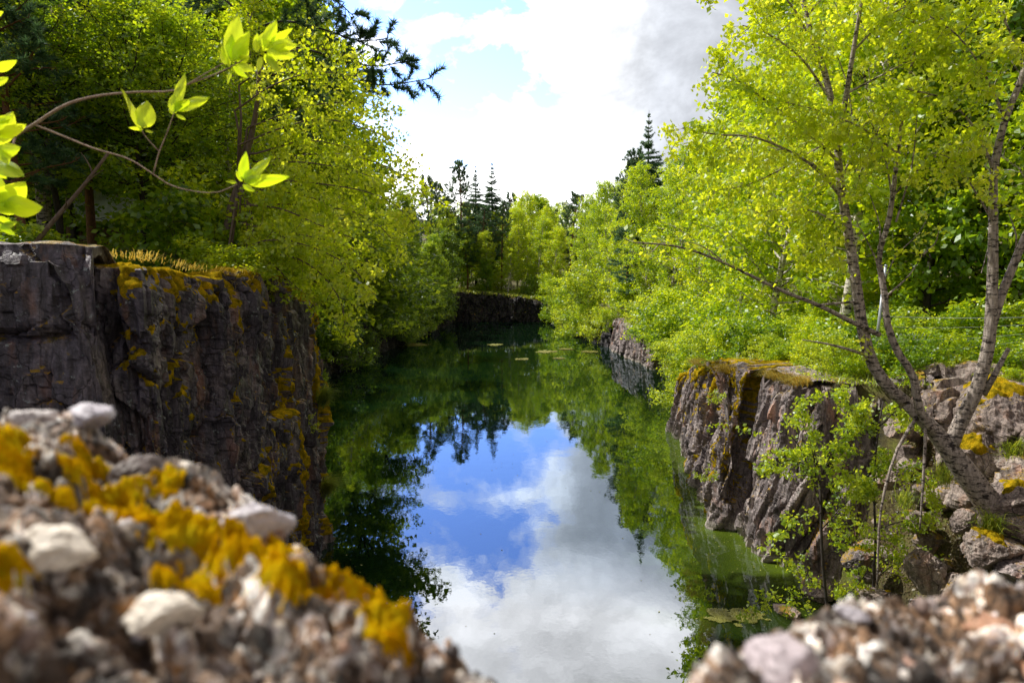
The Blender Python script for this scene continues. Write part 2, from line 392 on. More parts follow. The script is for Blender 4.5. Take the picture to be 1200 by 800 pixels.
# ------------------------------------------------------------------ cliffs
def resample(pts, ds):
    pts = np.asarray(pts, float); seg = np.linalg.norm(np.diff(pts[:, :2], axis=0), axis=1); s = np.concatenate([[0], np.cumsum(seg)])
    n = max(3, int(s[-1]/ds)); S = np.linspace(0, s[-1], n)
    return S, np.stack([np.interp(S, s, pts[:, k]) for k in range(pts.shape[1])], -1)
def cliff(name, label, pts, mat, ds=.04, amp=1.0, lean=.1, colw=1.0, dip=0.0, cap=1.6, seed=0, mossk=.0, mossmat='moss', mosstop=.5, zb=-1.0, rough=1.0, step=.09):
    """pts: x, y, z of the upper edge, the pond on the right-hand side when walking along them"""
    S, Q = resample(pts, ds)
    tg = np.gradient(Q[:, :2], axis=0); k = max(1, int(.25/ds)); ker = np.ones(2*k+1)/(2*k+1)
    tg = np.stack([np.convolve(np.pad(tg[:, i], k, mode='edge'), ker, 'valid') for i in (0, 1)], -1); tg = unit(tg)
    nrm = np.stack([tg[:, 1], -tg[:, 0]], -1)
    zt = Q[:, 2]+fbm(st3(S*.9, 0*S+seed), 3, seed)*.16+np.round(fbm(st3(S*.45, 0*S+seed+5), 2, seed+9)*3)*step
    nz = int((zt.mean()-zb)/ds)+1; nc = max(4, int(cap/(ds*2)))
    T = np.linspace(0, 1, nz); Z = zb+(zt[:, None]-zb)*T[None]
    U = np.broadcast_to(S[:, None], Z.shape)
    wob = fbm(st3(U*.5, Z*.35, seed), 3, seed+3)*.45
    u2 = U+Z*dip+wob*.5
    d1, e1 = facets(u2, Z*.9+wob, 1.25*colw, 2.6, .26, .22, seed+11)
    d2, e2 = facets(u2+7, Z+wob, .42*colw, 1.1, .12, .13, seed+23)
    d3, e3 = facets(u2*1.0+3, Z+wob*.5, .14*colw, .34, .036*rough, .04*rough, seed+31)
    rib = fbm(st3(u2*3.2/colw, Z*.5, seed), 4, seed+5)*.05
    fine = fbm(st3(U*5, Z*5, seed), 4, seed+7, .6)*.05*rough
    crk = -.16*(1-sm(e1, 0, .07))-.05*(1-sm(e2, 0, .09))
    D = amp*(d1+d2+d3+rib+crk)+fine
    rd = 1-.0*T
    top_round = -.14*sm((zt[:, None]-Z), .35, 0)
    D = D+top_round-lean*(Z)
    V = st3(Q[:, 0][:, None]+nrm[:, 0][:, None]*D, Q[:, 1][:, None]+nrm[:, 1][:, None]*D, Z)
    # rounded cap running back over the ground
    c = (np.arange(nc)+1)/nc*cap; Dc = D[:, -1:]-c[None]
    Zc = zt[:, None]+.05*sm(c, 0, .4)[None]-.35*sm(c, cap*.5, cap)[None]+fbm(st3(U[:, :1]*1.5, c[None]*1.5, seed), 4, seed+2)*.09
    Vc = st3(Q[:, 0][:, None]+nrm[:, 0][:, None]*Dc, Q[:, 1][:, None]+nrm[:, 1][:, None]*Dc, Zc)
    sdv = sdist(Vc[..., 0], Vc[..., 1])
    for j in range(1, nc):
        bad = (sdv[:, j] < sdv[:, j-1]-1e-4) & (sdv[:, j] < .9); Vc[bad, j] = Vc[bad, j-1]; sdv[bad, j] = sdv[bad, j-1]
    kk = sm(c, .25, cap*.6)[None]; Vc[..., 2] = Vc[..., 2]*(1-kk)+(np.minimum(plateau(Vc[..., 0], Vc[..., 1]), zt[:, None]+.15)+.03+fbm(Vc*1.3, 3, seed)*.06)*kk
    V = np.concatenate([V, Vc], 1); a, b = V.shape[:2]
    q = grid_q(a, b)[:, ::-1]
    mb = MB(); mb.add(V, q); o = mb.build(name, mat, smooth=False); tag(o, label, 'rock cliff')
    if mossk > 0:
        vs = V.reshape(-1, 3)
        n3 = fbm(vs*np.array([1.1, 1.1, .45])+seed, 4, seed+41, .55); n4 = fbm(vs*7, 3, seed+42)
        n5 = fbm(st3(U*2.6, Z*.22, seed), 3, seed+44); n5 = np.concatenate([n5, np.repeat(n5[:, -1:], nc, 1)], 1).ravel()
        nr = np.zeros_like(V); du = np.gradient(V, axis=0); dv = np.gradient(V, axis=1); nr = unit(np.cross(du, dv)); nr = nr.reshape(-1, 3)
        depth = (zt[:, None]-V[..., 2]).ravel()
        mk = n3*.55+n5*.50+n4*.42+.20*fbm(vs*26, 2, seed+46)-.42+mosstop*np.exp(-np.clip(depth, 0, 9)/.5)+mossk+.25*np.clip(nr[:, 2], -1, 1)
        hh = np.clip(mk, -.4, .45)*.15+fbm(vs*14, 3, seed+45)*.022*(mk > -.1)
        W = vs+nr*hh[:, None]
        keep = (mk.reshape(-1) > -.06)[q].any(1)
        qk = q[keep]
        if len(qk):
            idx = np.unique(qk); mp = -np.ones(len(W), np.int64); mp[idx] = np.arange(len(idx))
            m2 = MB(); m2.add(W[idx], mp[qk]); m2.build('moss', M[mossmat], o)
    return o, V, nrm, zt, Q


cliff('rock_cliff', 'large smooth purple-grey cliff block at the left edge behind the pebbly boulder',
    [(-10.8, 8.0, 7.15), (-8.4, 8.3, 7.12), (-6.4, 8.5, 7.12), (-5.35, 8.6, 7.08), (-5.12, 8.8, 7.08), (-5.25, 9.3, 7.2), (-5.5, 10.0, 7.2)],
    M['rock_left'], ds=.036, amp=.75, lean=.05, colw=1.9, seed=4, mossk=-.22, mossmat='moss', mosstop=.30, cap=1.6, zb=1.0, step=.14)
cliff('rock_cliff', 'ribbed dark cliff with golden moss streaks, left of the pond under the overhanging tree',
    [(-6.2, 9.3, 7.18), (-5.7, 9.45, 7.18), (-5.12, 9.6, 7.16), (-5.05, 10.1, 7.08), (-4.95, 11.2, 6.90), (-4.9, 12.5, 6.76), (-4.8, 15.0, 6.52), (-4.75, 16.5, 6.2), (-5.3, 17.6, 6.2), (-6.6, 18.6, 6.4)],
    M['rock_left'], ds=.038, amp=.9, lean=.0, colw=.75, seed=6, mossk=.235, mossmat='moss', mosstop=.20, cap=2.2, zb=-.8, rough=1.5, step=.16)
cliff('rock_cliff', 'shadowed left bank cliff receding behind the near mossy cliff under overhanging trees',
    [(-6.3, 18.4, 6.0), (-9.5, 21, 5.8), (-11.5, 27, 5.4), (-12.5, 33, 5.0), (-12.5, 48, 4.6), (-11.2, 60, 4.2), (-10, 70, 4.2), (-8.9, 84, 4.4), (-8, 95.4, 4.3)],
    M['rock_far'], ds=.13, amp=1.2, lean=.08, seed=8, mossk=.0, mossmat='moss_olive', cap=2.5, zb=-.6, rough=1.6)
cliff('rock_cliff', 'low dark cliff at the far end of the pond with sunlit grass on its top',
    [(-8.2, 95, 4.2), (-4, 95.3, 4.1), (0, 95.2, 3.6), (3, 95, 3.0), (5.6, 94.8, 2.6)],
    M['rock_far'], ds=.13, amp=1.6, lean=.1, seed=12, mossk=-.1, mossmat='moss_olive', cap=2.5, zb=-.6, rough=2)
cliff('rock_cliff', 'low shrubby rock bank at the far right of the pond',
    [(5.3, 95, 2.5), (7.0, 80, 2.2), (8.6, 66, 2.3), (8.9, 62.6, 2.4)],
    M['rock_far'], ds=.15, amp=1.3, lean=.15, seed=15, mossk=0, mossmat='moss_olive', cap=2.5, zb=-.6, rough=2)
cliff('rock_cliff', 'farther of the sunlit rock faces rising from the water on the right bank',
    [(11.0, 63.5, 2.6), (9.0, 62.3, 2.5), (9.1, 58, 2.8), (9.6, 53, 3.0), (9.95, 49, 3.1), (11.0, 47.2, 3.0), (12.4, 45.5, 2.6)],
    M['rock_right'], ds=.08, amp=.95, lean=.10, seed=18, mossk=-.1, mossmat='moss', cap=2.5, zb=-.6, rough=1.4)
cliff('rock_cliff', 'low bank under bright bushes between the two sunlit right-hand rock faces',
    [(12.2, 46, 2.4), (12, 42, 2.2), (10.8, 35, 2.2), (9.0, 31.6, 2.5)],
    M['rock_right'], ds=.13, amp=1, lean=.3, seed=21, mossk=.15, mossmat='moss_olive', cap=2.5, zb=-.6, rough=1.4)
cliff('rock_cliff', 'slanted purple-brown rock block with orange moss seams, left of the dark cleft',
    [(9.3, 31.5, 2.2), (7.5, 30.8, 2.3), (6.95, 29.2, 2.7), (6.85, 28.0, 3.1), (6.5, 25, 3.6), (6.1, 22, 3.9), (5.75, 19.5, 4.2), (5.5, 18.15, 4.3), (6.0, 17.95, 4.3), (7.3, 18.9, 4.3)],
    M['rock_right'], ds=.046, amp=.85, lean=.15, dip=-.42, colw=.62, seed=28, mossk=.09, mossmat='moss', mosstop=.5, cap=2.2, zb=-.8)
cliff('rock_cliff', 'broad purple-grey rock block right of the dark cleft behind the yellow-green sapling',
    [(8.2, 18.6, 4.3), (7.2, 18.0, 4.3), (6.15, 17.75, 4.35), (6.1, 17.2, 4.35), (6.25, 16.2, 4.4), (6.4, 15.4, 4.4), (6.9, 15.0, 4.45), (8.0, 14.7, 4.5), (9.2, 14.4, 4.7)],
    M['rock_right'], ds=.036, amp=.8, lean=.10, dip=-.34, colw=.8, seed=35, mossk=-.12, mossmat='moss', mosstop=.3, cap=2.2, zb=-.8)
cliff('rock_cliff', 'broken sunlit rock wall behind the leaning birch at the right edge of the photo',
    [(8.6, 14.75, 4.6), (9.6, 14.3, 4.9), (10.6, 13.4, 5.0), (11.6, 12.6, 5.0), (12.6, 11.0, 5.0), (13.5, 9, 5.0)],
    M['rock_loose'], ds=.04, amp=1.1, lean=.16, colw=1.2, seed=44, mossk=-.02, mossmat='moss', mosstop=.35, cap=2.2, zb=1.5)
cliff('rock_cliff', 'stack of angular sunlit slabs behind and right of the leaning birch trunk',
    [(7.9, 14.2, 4.3), (8.1, 13.2, 4.45), (8.7, 12.3, 4.5), (9.0, 11.2, 4.35), (9.5, 10, 4.3), (9.9, 8, 4.2)],
    M['rock_loose'], ds=.032, amp=1.5, lean=.12, colw=1.5, dip=.3, seed=61, mossk=-.06, mossmat='moss', mosstop=.35, cap=1.6, zb=.8, rough=1.6, step=.18)
cliff('rock_cliff', 'stone ledge at the near end of the pond carrying the two pebbly boulders',
    [(7.2, 8.2, 4.0), (6.6, 5.2, 5.2), (4.1, 2.8, 5.6), (2.4, 2.0, 5.62), (0, 1.72, 5.62), (-3, 2.2, 5.62), (-7, 3.5, 5.6), (-10.8, 5.8, 5.6)],
    M['rock_ledge'], ds=.07, amp=.6, lean=.02, seed=52, mossk=.02, mossmat='moss', cap=2.6, zb=-.6)

# ------------------------------------------------------------------ loose boulders (facetted stones)
def stone_dirs(n):
    i = np.arange(n); return i
def uvsphere(a, b):
    th = np.linspace(0, PI, a)[:, None]; ph = np.linspace(0, 2*PI, b+1)[None]
    return st3(np.sin(th)*np.cos(ph), np.sin(th)*np.sin(ph), np.cos(th)+0*ph), grid_q(a, b+1)
def stone(mb, c, sz, seed, res=(36, 60), rot=None, cuts=11, rough=.05, a=.5):
    rg = np.random.default_rng(seed); D, q = uvsphere(*res)
    n = unit(rg.normal(size=(cuts, 3))); dd = rg.uniform(.62, .95, cuts)
    den = np.einsum('ijk,mk->ijm', D, n); r = np.where(den > .05, dd/np.maximum(den, .05), 9).min(-1)
    r = np.minimum(r, 1.15); r = r*(1+rough*fbm(D*3+seed, 4, seed)+rough*.6*fbm(D*11+seed, 3, seed+1))
    V = D*r[..., None]*np.asarray(sz)
    t = rg.uniform(0, 2*PI) if rot is None else rot; ti = rg.uniform(-.25, .25)
    Rz = np.array([[math.cos(t), -math.sin(t), 0], [math.sin(t), math.cos(t), 0], [0, 0, 1]]); Rx = np.array([[1, 0, 0], [0, math.cos(ti), -math.sin(ti)], [0, math.sin(ti), math.cos(ti)]])
    mb.add(V@(Rz@Rx).T+np.asarray(c), q, None, a)
BOUL = [  # px, py, Y, half sizes, label
 (1165, 500, 12.6, (1.0, .7, .75), 'large reddish-brown block on the wall top behind the right stem of the leaning birch'),
 (1150, 540, 12.0, (.50, .40, .42), 'pale grey flat-faced stone beside the fork of the leaning birch'),
 (1188, 590, 10.9, (.45, .40, .32), 'brown stone with a moss edge just right of the birch base'),
 (1160, 645, 10.2, (.42, .36, .34), 'tan smooth-faced stone below the birch base with a grass tuft above it'),
 (1205, 560, 11.2, (.40, .36, .34), 'grey angular stone cut by the right edge of the photo'),
 (1200, 668, 9.9, (.40, .34, .26), 'dark brown stone low on the slope behind the right pebbly boulder'),
 (1085, 670, 11.4, (.34, .30, .36), 'whitish weathered stone standing at the foot of the slope'),
 (1120, 690, 11.0, (.30, .28, .22), 'small rust-stained stone below the birch roots'),
 (1040, 560, 13.2, (.32, .25, .22), 'small grey stone in the leaf litter behind the sapling'),
 (1075, 610, 12.3, (.26, .24, .2), 'small brown stone beside the sapling leaves'),
 (1010, 655, 13.0, (.36, .30, .26), 'dark mossy stone under the sapling'),
 (960, 690, 14.2, (.40, .32, .22), 'wet grey stone at the water edge under the block right of the cleft'),
 (1025, 700, 11.8, (.30, .26, .2), 'mossy stone at the foot of the sapling stems'),
 (925, 716, 13.4, (.34, .22, .10), 'flat pale stone lying half in the water at the corner of the pond'),
 (1130, 612, 11.0, (.22, .20, .2), 'small stone wedged against the birch trunk foot'),
 (1140, 470, 13.6, (.55, .42, .28), 'brown angular stone on the rim behind the birch fork'),
 (1192, 620, 10.4, (.30, .26, .24), 'pointed pinkish stone in the shadow right of the birch base'),
 (1055, 505, 14.0, (.35, .3, .22), 'grey stone on the rim behind the bowed birch stem'),
]
for i, (px, py, Y, sz, lb) in enumerate(BOUL):
    p = P(px, py, Y); mb = MB(); stone(mb, (0, 0, 0), sz, 100+i, (90, 140), rough=.13, cuts=8); 
    mb.v[0] = mb.v[0]+p; o = mb.build('boulder', M['rock_loose'] if i not in (10, 5) else M['rock_right'], loc=tuple(p), smooth=False); tag(o, lb, 'boulder')
    if i in (1, 2, 3, 10, 12, 15, 0):
        # moss cushion along the upper edge
        m2 = MB(); rg = np.random.default_rng(i)
        Vv = mb.v[0]-p; n = len(Vv); nr = unit(Vv)
        k = .75*nr[:, 2]+.8*fbm(Vv*3.2+i, 3, 60+i)-.62
        W = Vv+nr*np.clip(k, -.3, .3)[:, None]*.22+nr*(fbm(Vv*22, 2, 5)*.015)[:, None]
        q = mb.q[0]; keep = (k > -.05)[q].any(1); qk = q[keep]
        if len(qk):
            idx = np.unique(qk); mp = -np.ones(n, np.int64); mp[idx] = np.arange(len(idx)); m2.add(W[idx], mp[qk]); m2.build('moss', M['moss'], o)

# ------------------------------------------------------------------ the two pebbly boulders in front of the camera
def fore_height(x, y, side):
    """height of the two boulders' upper sides, metres above the water"""
    if side == 'left':
        ye = np.interp(x, [-2.2, -1.05, -.82, -.50, -.36, -.17, -.02, .12], [1.35, 1.32, 1.28, 1.18, 1.05, .92, .80, .62])
        zt = np.interp(x, [-2.2, -1.05, -.82, -.70, -.50, -.36, -.17, -.02, .05, .3], [6.72, 6.71, 6.71, 6.655, 6.615, 6.56, 6.525, 6.49, 6.42, 5.7])
    else:
        ye = np.interp(x, [.15, .235, .33, .49, .64, .83, 1.4], [.60, .75, .90, 1.0, 1.05, 1.1, 1.25])
        zt = np.interp(x, [.06, .12, .17, .235, .33, .49, .64, .83, 1.4], [5.6, 6.25, 6.56, 6.53, 6.49, 6.475, 6.465, 6.48, 6.50])
    t = y-ye
    z = zt-np.where(t > 0, .5*t+9*t*t, .05*t)
    t2 = -.4-y; z = z-np.where(t2 > 0, 6*t2*t2, 0)
    if side == 'left': z = z-.075*sm(y-.10*np.sin(x*9), .93, .85)*sm(x, -.62, -.50)*sm(x, -.02, -.14)-.05*sm(y, .74, .68)*sm(x, -.9, -.5)
    q = st3(x, y, 0 if side == 'left' else 4)
    f, e = facets(x+fbm(q*6, 2, 5)*.04, y, .16, .13, .020, .022, 81); z = z+f-.012*(1-sm(e, 0, .12))
    z = z+fbm(q*5.5, 4, 71)*.034*(1.3 if side == 'left' else .7)+fbm(q*14, 4, 74, .6)*.026
    wx, wy = x+fbm(q*12, 2, 3)*.02, y+fbm(q*12+9, 2, 3)*.02
    f, e = facets(wx, wy, .060, .050, .014, .016, 77); z = z+f-.012*(1-sm(e, 0, .2))
    f, e = facets(wx, wy, .022, .020, .007, .006, 79); z = z+f-.005*(1-sm(e, 0, .25))
    f, e = facets(wx, wy, .009, .009, .003, .002, 83); z = z+f
    return z
def fore(side, x0, x1, y0, y1, label, npeb, mosses, big):
    ax = np.arange(x0, x1, .004); ay = np.arange(y0, y1, .004); X, Y = np.meshgrid(ax, ay, indexing='ij')
    Z = np.maximum(fore_height(X, Y, side), 5.45)
    root = empty('pebbly_boulder', ((x0+x1)/2, (y0+y1)/2, 5.6)); off = -np.array(root.location)
    tag(root, label, 'boulder')
    b = MB(); b.add(st3(X, Y, Z)+off, grid_q(len(ax), len(ay))[:, ::-1]); b.build('rock_body', M['fore_rock'], root)
    rg = np.random.default_rng(91 if side == 'left' else 92)
    D, q = uvsphere(7, 10); pb = MB()
    x = rg.uniform(x0+.05, x1-.05, npeb); y = rg.uniform(max(y0, .05), y1-.02, npeb); z = fore_height(x, y, side)
    nx = fore_height(x+.02, y, side); ny = fore_height(x, y+.02, side)
    r = rg.lognormal(-4.95, .5, npeb); r = np.clip(r, .003, .02)
    for i in range(npeb):
        if z[i] < 5.7: continue
        n = unit([-(nx[i]-z[i])/.02, -(ny[i]-z[i])/.02, 1]); s = r[i]*rg.uniform(.7, 1.3, 3)
        V = D*(1+.5*fbm(D*1.8+i, 2, i % 50)[..., None])*s+np.array([x[i], y[i], z[i]])-n*r[i]*.30
        pb.add(V+off, q, None, rg.random())
    for (px, py, Yb, rr, col) in big:
        p = P(px, py, Yb); p[2] = float(fore_height(np.array([p[0]]), np.array([p[1]]), side)[0])+rr*.15
        stone(pb, p+off, (rr, rr*.8, rr*.6), int(px), (40, 60), cuts=9, rough=.2, a=col)
    o = pb.build('pebbles', M['pebble'], root); o['kind'] = 'stuff'
    for (pts, w, nm) in mosses:
        pl = []
        for (pxx, pyy) in np.array([np.array(pts[min(int(k), len(pts)-1)], float)*(1-(k-int(k)))+np.array(pts[min(int(k)+1, len(pts)-1)], float)*(k-int(k)) for k in np.linspace(0, len(pts)-1, 5*len(pts))]):
            Ys = np.linspace(.25, 1.6, 260); L = np.array([P(pxx, pyy, v) for v in Ys]); hz = fore_height(L[:, 0], L[:, 1], side); hit = np.where(L[:, 2] <= hz)[0]
            if len(hit): pl.append(L[hit[0], :2])
        if not pl: continue
        pl = np.array(pl); lo = pl.min(0)-.09; hi = pl.max(0)+.09; gx = np.arange(lo[0], hi[0], .0026); gy = np.arange(lo[1], hi[1], .0026); GX, GY = np.meshgrid(gx, gy, indexing='ij')
        dd = np.sqrt(((GX[..., None]-pl[:, 0])**2+((GY[..., None]-pl[:, 1]))**2).min(-1)); q3 = st3(GX, GY, 0)
        mk = w-dd+.020*fbm(q3*28, 3, 401)+.014*fbm(q3*95, 3, 402); Zs = fore_height(GX, GY, side); gs_ = np.hypot(*np.gradient(Zs, .0026)); kz = np.ones(9)/9; gs_ = np.apply_along_axis(lambda v_: np.convolve(v_, kz, 'same'), 0, gs_); gs_ = np.apply_along_axis(lambda v_: np.convolve(v_, kz, 'same'), 1, gs_); mk = mk+.004-.0045*np.clip(gs_-.8, 0, 3)
        up_ = np.clip(mk, -.01, .018)*.55+.006*fbm(q3*70, 3, 403)*(mk > 0)+.0035*vn(q3*210, 404)
        keep = (mk.ravel() > -.002)[grid_q(len(gx), len(gy))].all(1)
        if not keep.any(): continue
        Vm = st3(GX, GY, Zs+up_).reshape(-1, 3)+off; qk = grid_q(len(gx), len(gy))[:, ::-1][keep]; idx = np.unique(qk); mp = -np.ones(len(Vm), np.int64); mp[idx] = np.arange(len(idx))
        mm = MB(); mm.add(Vm[idx], mp[qk]); mm.build('moss', M['moss_bright'], root)
    return root
fore('left', -2.0, .16, -.5, 1.75, 'large sunlit pebbly boulder with bright orange moss cushions filling the lower left of the photo', 600,
    [([(110, 590), (160, 604), (220, 618), (280, 632), (322, 648), (342, 668)], .030, 0), ([(0, 515), (15, 550)], .03, 0), ([(85, 548), (118, 550)], .022, 0),
     ([(395, 685), (430, 695), (460, 722), (465, 745)], .030, 0), ([(0, 655), (30, 662)], .02, 0), ([(160, 565), (200, 568)], .015, 0), ([(190, 685), (245, 692)], .018, 0), ([(60, 580), (110, 585)], .014, 0)],
    [(105, 490, 1.28, .045, .68), (30, 740, .50, .085, .97), (300, 600, 1.1, .05, .7), (190, 640, .8, .04, .9), (60, 620, .85, .05, .88), (310, 560, 1.1, .03, .5), (270, 800, .5, .03, .9), (120, 700, .6, .03, .8), (540, 770, .8, .035, .62), (160, 520, 1.2, .05, .2), (40, 500, 1.25, .04, .75)])
fore('right', .10, 2.0, -.5, 1.6, 'brown pebble-studded boulder in the lower right corner of the photo', 800, [],
    [(915, 775, .80, .050, .66), (1160, 690, 1.0, .03, .55), (1060, 735, .9, .024, .6), (1000, 700, 1.0, .022, .7)])

rgs = np.random.default_rng(303)
for i in range(120):
    x = rgs.uniform(7.3, 11.0); y = rgs.uniform(9.2, 14.3); d = float(sdist(np.array([x]), np.array([y]))[0])
    if d < .15: continue
    s_ = rgs.uniform(.08, .34); mb = MB(); stone(mb, (0, 0, 0), (s_*1.2, s_, s_*.8), 400+i, (26, 40), rough=.16, cuts=8); o = mb.build('rubble_stone', M['rock_loose'], smooth=False); o.location = (x, y, gz(x, y)+s_*.25)
    tag(o, 'small angular stone lying in the rubble slope around the leaning birch', 'stone', 'rubble stones under the leaning birch')

# ------------------------------------------------------------------ foliage tools
def leaves(mb, c, size, rg, up=.5, aspect=.62, var=.35, cl=None, droop=.3, n4=None):
    """one small kite-shaped leaf with a folded midrib at every point"""
    c = np.asarray(c, float); n = len(c)
    if n == 0: return
    nr = unit(rg.normal(size=(n, 3))+np.array([0, 0, up])); ax = unit(np.cross(nr, rg.normal(size=(n, 3)))); ax[:, 2] -= droop; ax = unit(ax)
    sd_ = unit(np.cross(nr, ax)); s = (size*rg.uniform(1-var, 1+var, n))[:, None]
    w = s*aspect*.5; nn = np.cross(sd_, ax)
    v = np.stack([c, c+ax*s*.42+sd_*w, c+ax*s-nn*s*.12, c+ax*s*.42-sd_*w], 1).reshape(-1, 3)
    q = np.arange(n*4).reshape(-1, 4)
    a = rg.random(n)*.75+(.125 if cl is None else 0)
    if cl is not None: a = np.clip(a*.55+cl*.6, 0, 1)
    mb.add(v, q, None, np.repeat(a, 4))
def needles(mb, c, d, size, rg, k=14, w=.09, spread=1.0):
    """tufts of flat needles round each twig point c pointing along d"""
    c = np.repeat(np.asarray(c, float), k, 0); d = np.repeat(np.asarray(d, float), k, 0); n = len(c)
    if n == 0: return
    dl = np.linalg.norm(d, axis=1, keepdims=True); ax = unit(d/dl+rg.normal(size=(n, 3))*spread*.7); s = (size*rg.uniform(.6, 1.2, n))[:, None]*dl
    sd_ = unit(np.cross(ax, rg.normal(size=(n, 3))))*s*w
    v = np.stack([c-sd_*.5, c+sd_*.5, c+ax*s], 1).reshape(-1, 3)
    mb.add(v, None, np.arange(n*3).reshape(-1, 3), np.repeat(rg.random(n), 3))
def wander(p0, d0, L, n, rg, bend=.15, grav=0.0):
    p = np.array(p0, float); d = unit(np.array(d0, float)); out = [p.copy()]
    for i in range(n):
        d = unit(d+rg.normal(size=3)*bend+np.array([0, 0, grav])); p = p+d*L/n; out.append(p.copy())
    return np.array(out)
def at(path, t):
    k = t*(len(path)-1); a = int(min(k, len(path)-1.001)); f = k-a
    return path[a]*(1-f)+path[a+1]*f, unit(path[a+1]-path[a])
def grow(wood, pts, path, r0, rg, nsub, sublen, per, spread, t0=.25, droop=-.05, tw=True, sides=5, r1=.3, seg=4, twigpts=None):
    """a branch: its own tube, side twigs, and leaf points gathered round them"""
    path = np.asarray(path, float); n = len(path)
    wood.tube(path, np.linspace(r0, r0*r1, n), sides, cap=False)
    for j in range(nsub):
        t = t0+(1-t0)*(j+rg.random())/nsub; p, d = at(path, min(t, .999))
        sdv = unit(np.cross(d, rg.normal(size=3))); L = sublen*rg.uniform(.5, 1.25)*(1.15-.5*t)
        sub = wander(p, d*.55+sdv*.9, L, seg, rg, .22, droop)
        if tw: wood.tube(sub, np.linspace(max(r0*.28, .004), .003, len(sub)), 3, cap=False)
        tt = np.sqrt(rg.random(per)); k = tt*(len(sub)-1); a = np.minimum(k.astype(int), len(sub)-2); f = (k-a)[:, None]
        c = sub[a]*(1-f)+sub[a+1]*f; c = c+rg.normal(size=(per, 3))*spread*np.array([1, 1, .8])
        pts.append((c, np.full(per, rg.random())))
        if twigpts is not None: twigpts.append((sub, d))

def decid(name, seed, H, CR, base, nb, nsub, per, size, leafm, barkm, prof='round', up=.5, trunk_r=None, lean=(0, 0), aspect=.62, sublen=.34, spread=.13, stems=1, droop=-.05, rise=(.25, 1.1)):
    rg = np.random.default_rng(seed); root = empty(name); wood = MB(); pts = []
    r = trunk_r or H*.011
    for s_ in range(stems):
        a0 = rg.uniform(0, 2*PI)
        d0 = np.array([lean[0]+(math.cos(a0)*.35 if stems > 1 else 0), lean[1]+(math.sin(a0)*.35 if stems > 1 else 0), 1.0])
        tr = wander((0, 0, -.3), d0, H*(1 if s_ == 0 else rg.uniform(.7, .95))*.96, 12, rg, .05, .03)
        wood.tube(tr, np.linspace(r, r*.12, 13), 8, cap=False)
        for i in range(nb//stems):
            t = base+(0.985-base)*(i+.5*rg.random())/(nb//stems); p, d = at(tr, t); az = i*2.4+rg.uniform(-.5, .5)
            k = (t-base)/(1-base)
            w = {'round': math.sin(PI*min(1, .16+k*.80))**.7, 'cone': (1-k)**.75*.95+.08, 'oval': math.sin(PI*min(1, .10+.85*k))**.8, 'wide': (1-k*k)**.5}[prof]
            L = CR*w*rg.uniform(.75, 1.2)+.25; el = rise[0]+(rise[1]-rise[0])*k+rg.uniform(-.2, .2)
            br = wander(p, (math.cos(az)*math.cos(el), math.sin(az)*math.cos(el), math.sin(el)), L, 5, rg, .12, .02)
            m = max(3, int(nsub*(L/CR)**.8*rg.uniform(.8, 1.2)))
            grow(wood, pts, br, r*.34*(1-k*.6)*(L/CR)**.5, rg, m, CR*sublen, per, spread, droop=droop)
    tk = wood.build('trunk', M[barkm], root)
    c = np.concatenate([a for a, _ in pts]); cl = np.concatenate([b for _, b in pts]); lb = MB(); leaves(lb, c, size, rg, up, aspect, cl=cl)
    cr = lb.build('crown', M[leafm], root); root['H'] = float(c[:, 2].max()); return reg(root, tk, cr)
def spruce(name, seed, H, CR, leafm='needle'):
    rg = np.random.default_rng(seed); root = empty(name); wood = MB(); nb_ = MB()
    wood.tube([(0, 0, -.3), (0, 0, H*.5), (0.05, 0, H)], [H*.012, H*.008, .01], 8); C_ = []; D_ = []
    nw = int(H*2.6)
    for i in range(nw):
        k = (i+rg.random())/nw; z = H*(.10+.89*k); m = 6
        for j in range(m):
            az = rg.uniform(0, 2*PI); L = CR*((1-k)**.95)*rg.uniform(.55, 1.15)+.04; tip_ = .25+.75*min(1, (1-k)*3)
            el = .15+.5*k if k > .8 else rg.uniform(-.35, .05)
            br = wander((0, 0, z), (math.cos(az)*math.cos(el), math.sin(az)*math.cos(el), math.sin(el)), L, 5, rg, .05, .04)
            wood.tube(br, np.linspace(.02, .004, 6), 3, cap=False)
            n = max(4, int(L*9))
            for t in np.linspace(.15, 1, n):
                p, d = at(br, min(t, .999))
                for s_ in (-1, 1):
                    sd_ = unit(np.cross(d, (0, 0, 1)))*s_; w = (1.05-t)*L*.33+.05
                    q = p+sd_*w*rg.random()+np.array([0, 0, -.08*rg.random()]); C_.append(q); D_.append(unit(d+sd_*.8+np.array([0, 0, -.35]))*tip_)
    needles(nb_, C_, D_, .32, rg, 11, .2, .7)
    tk = wood.build('trunk', M['dark_bark'], root); cr = nb_.build('crown', M[leafm], root); root['H'] = float(H); return reg(root, tk, cr)
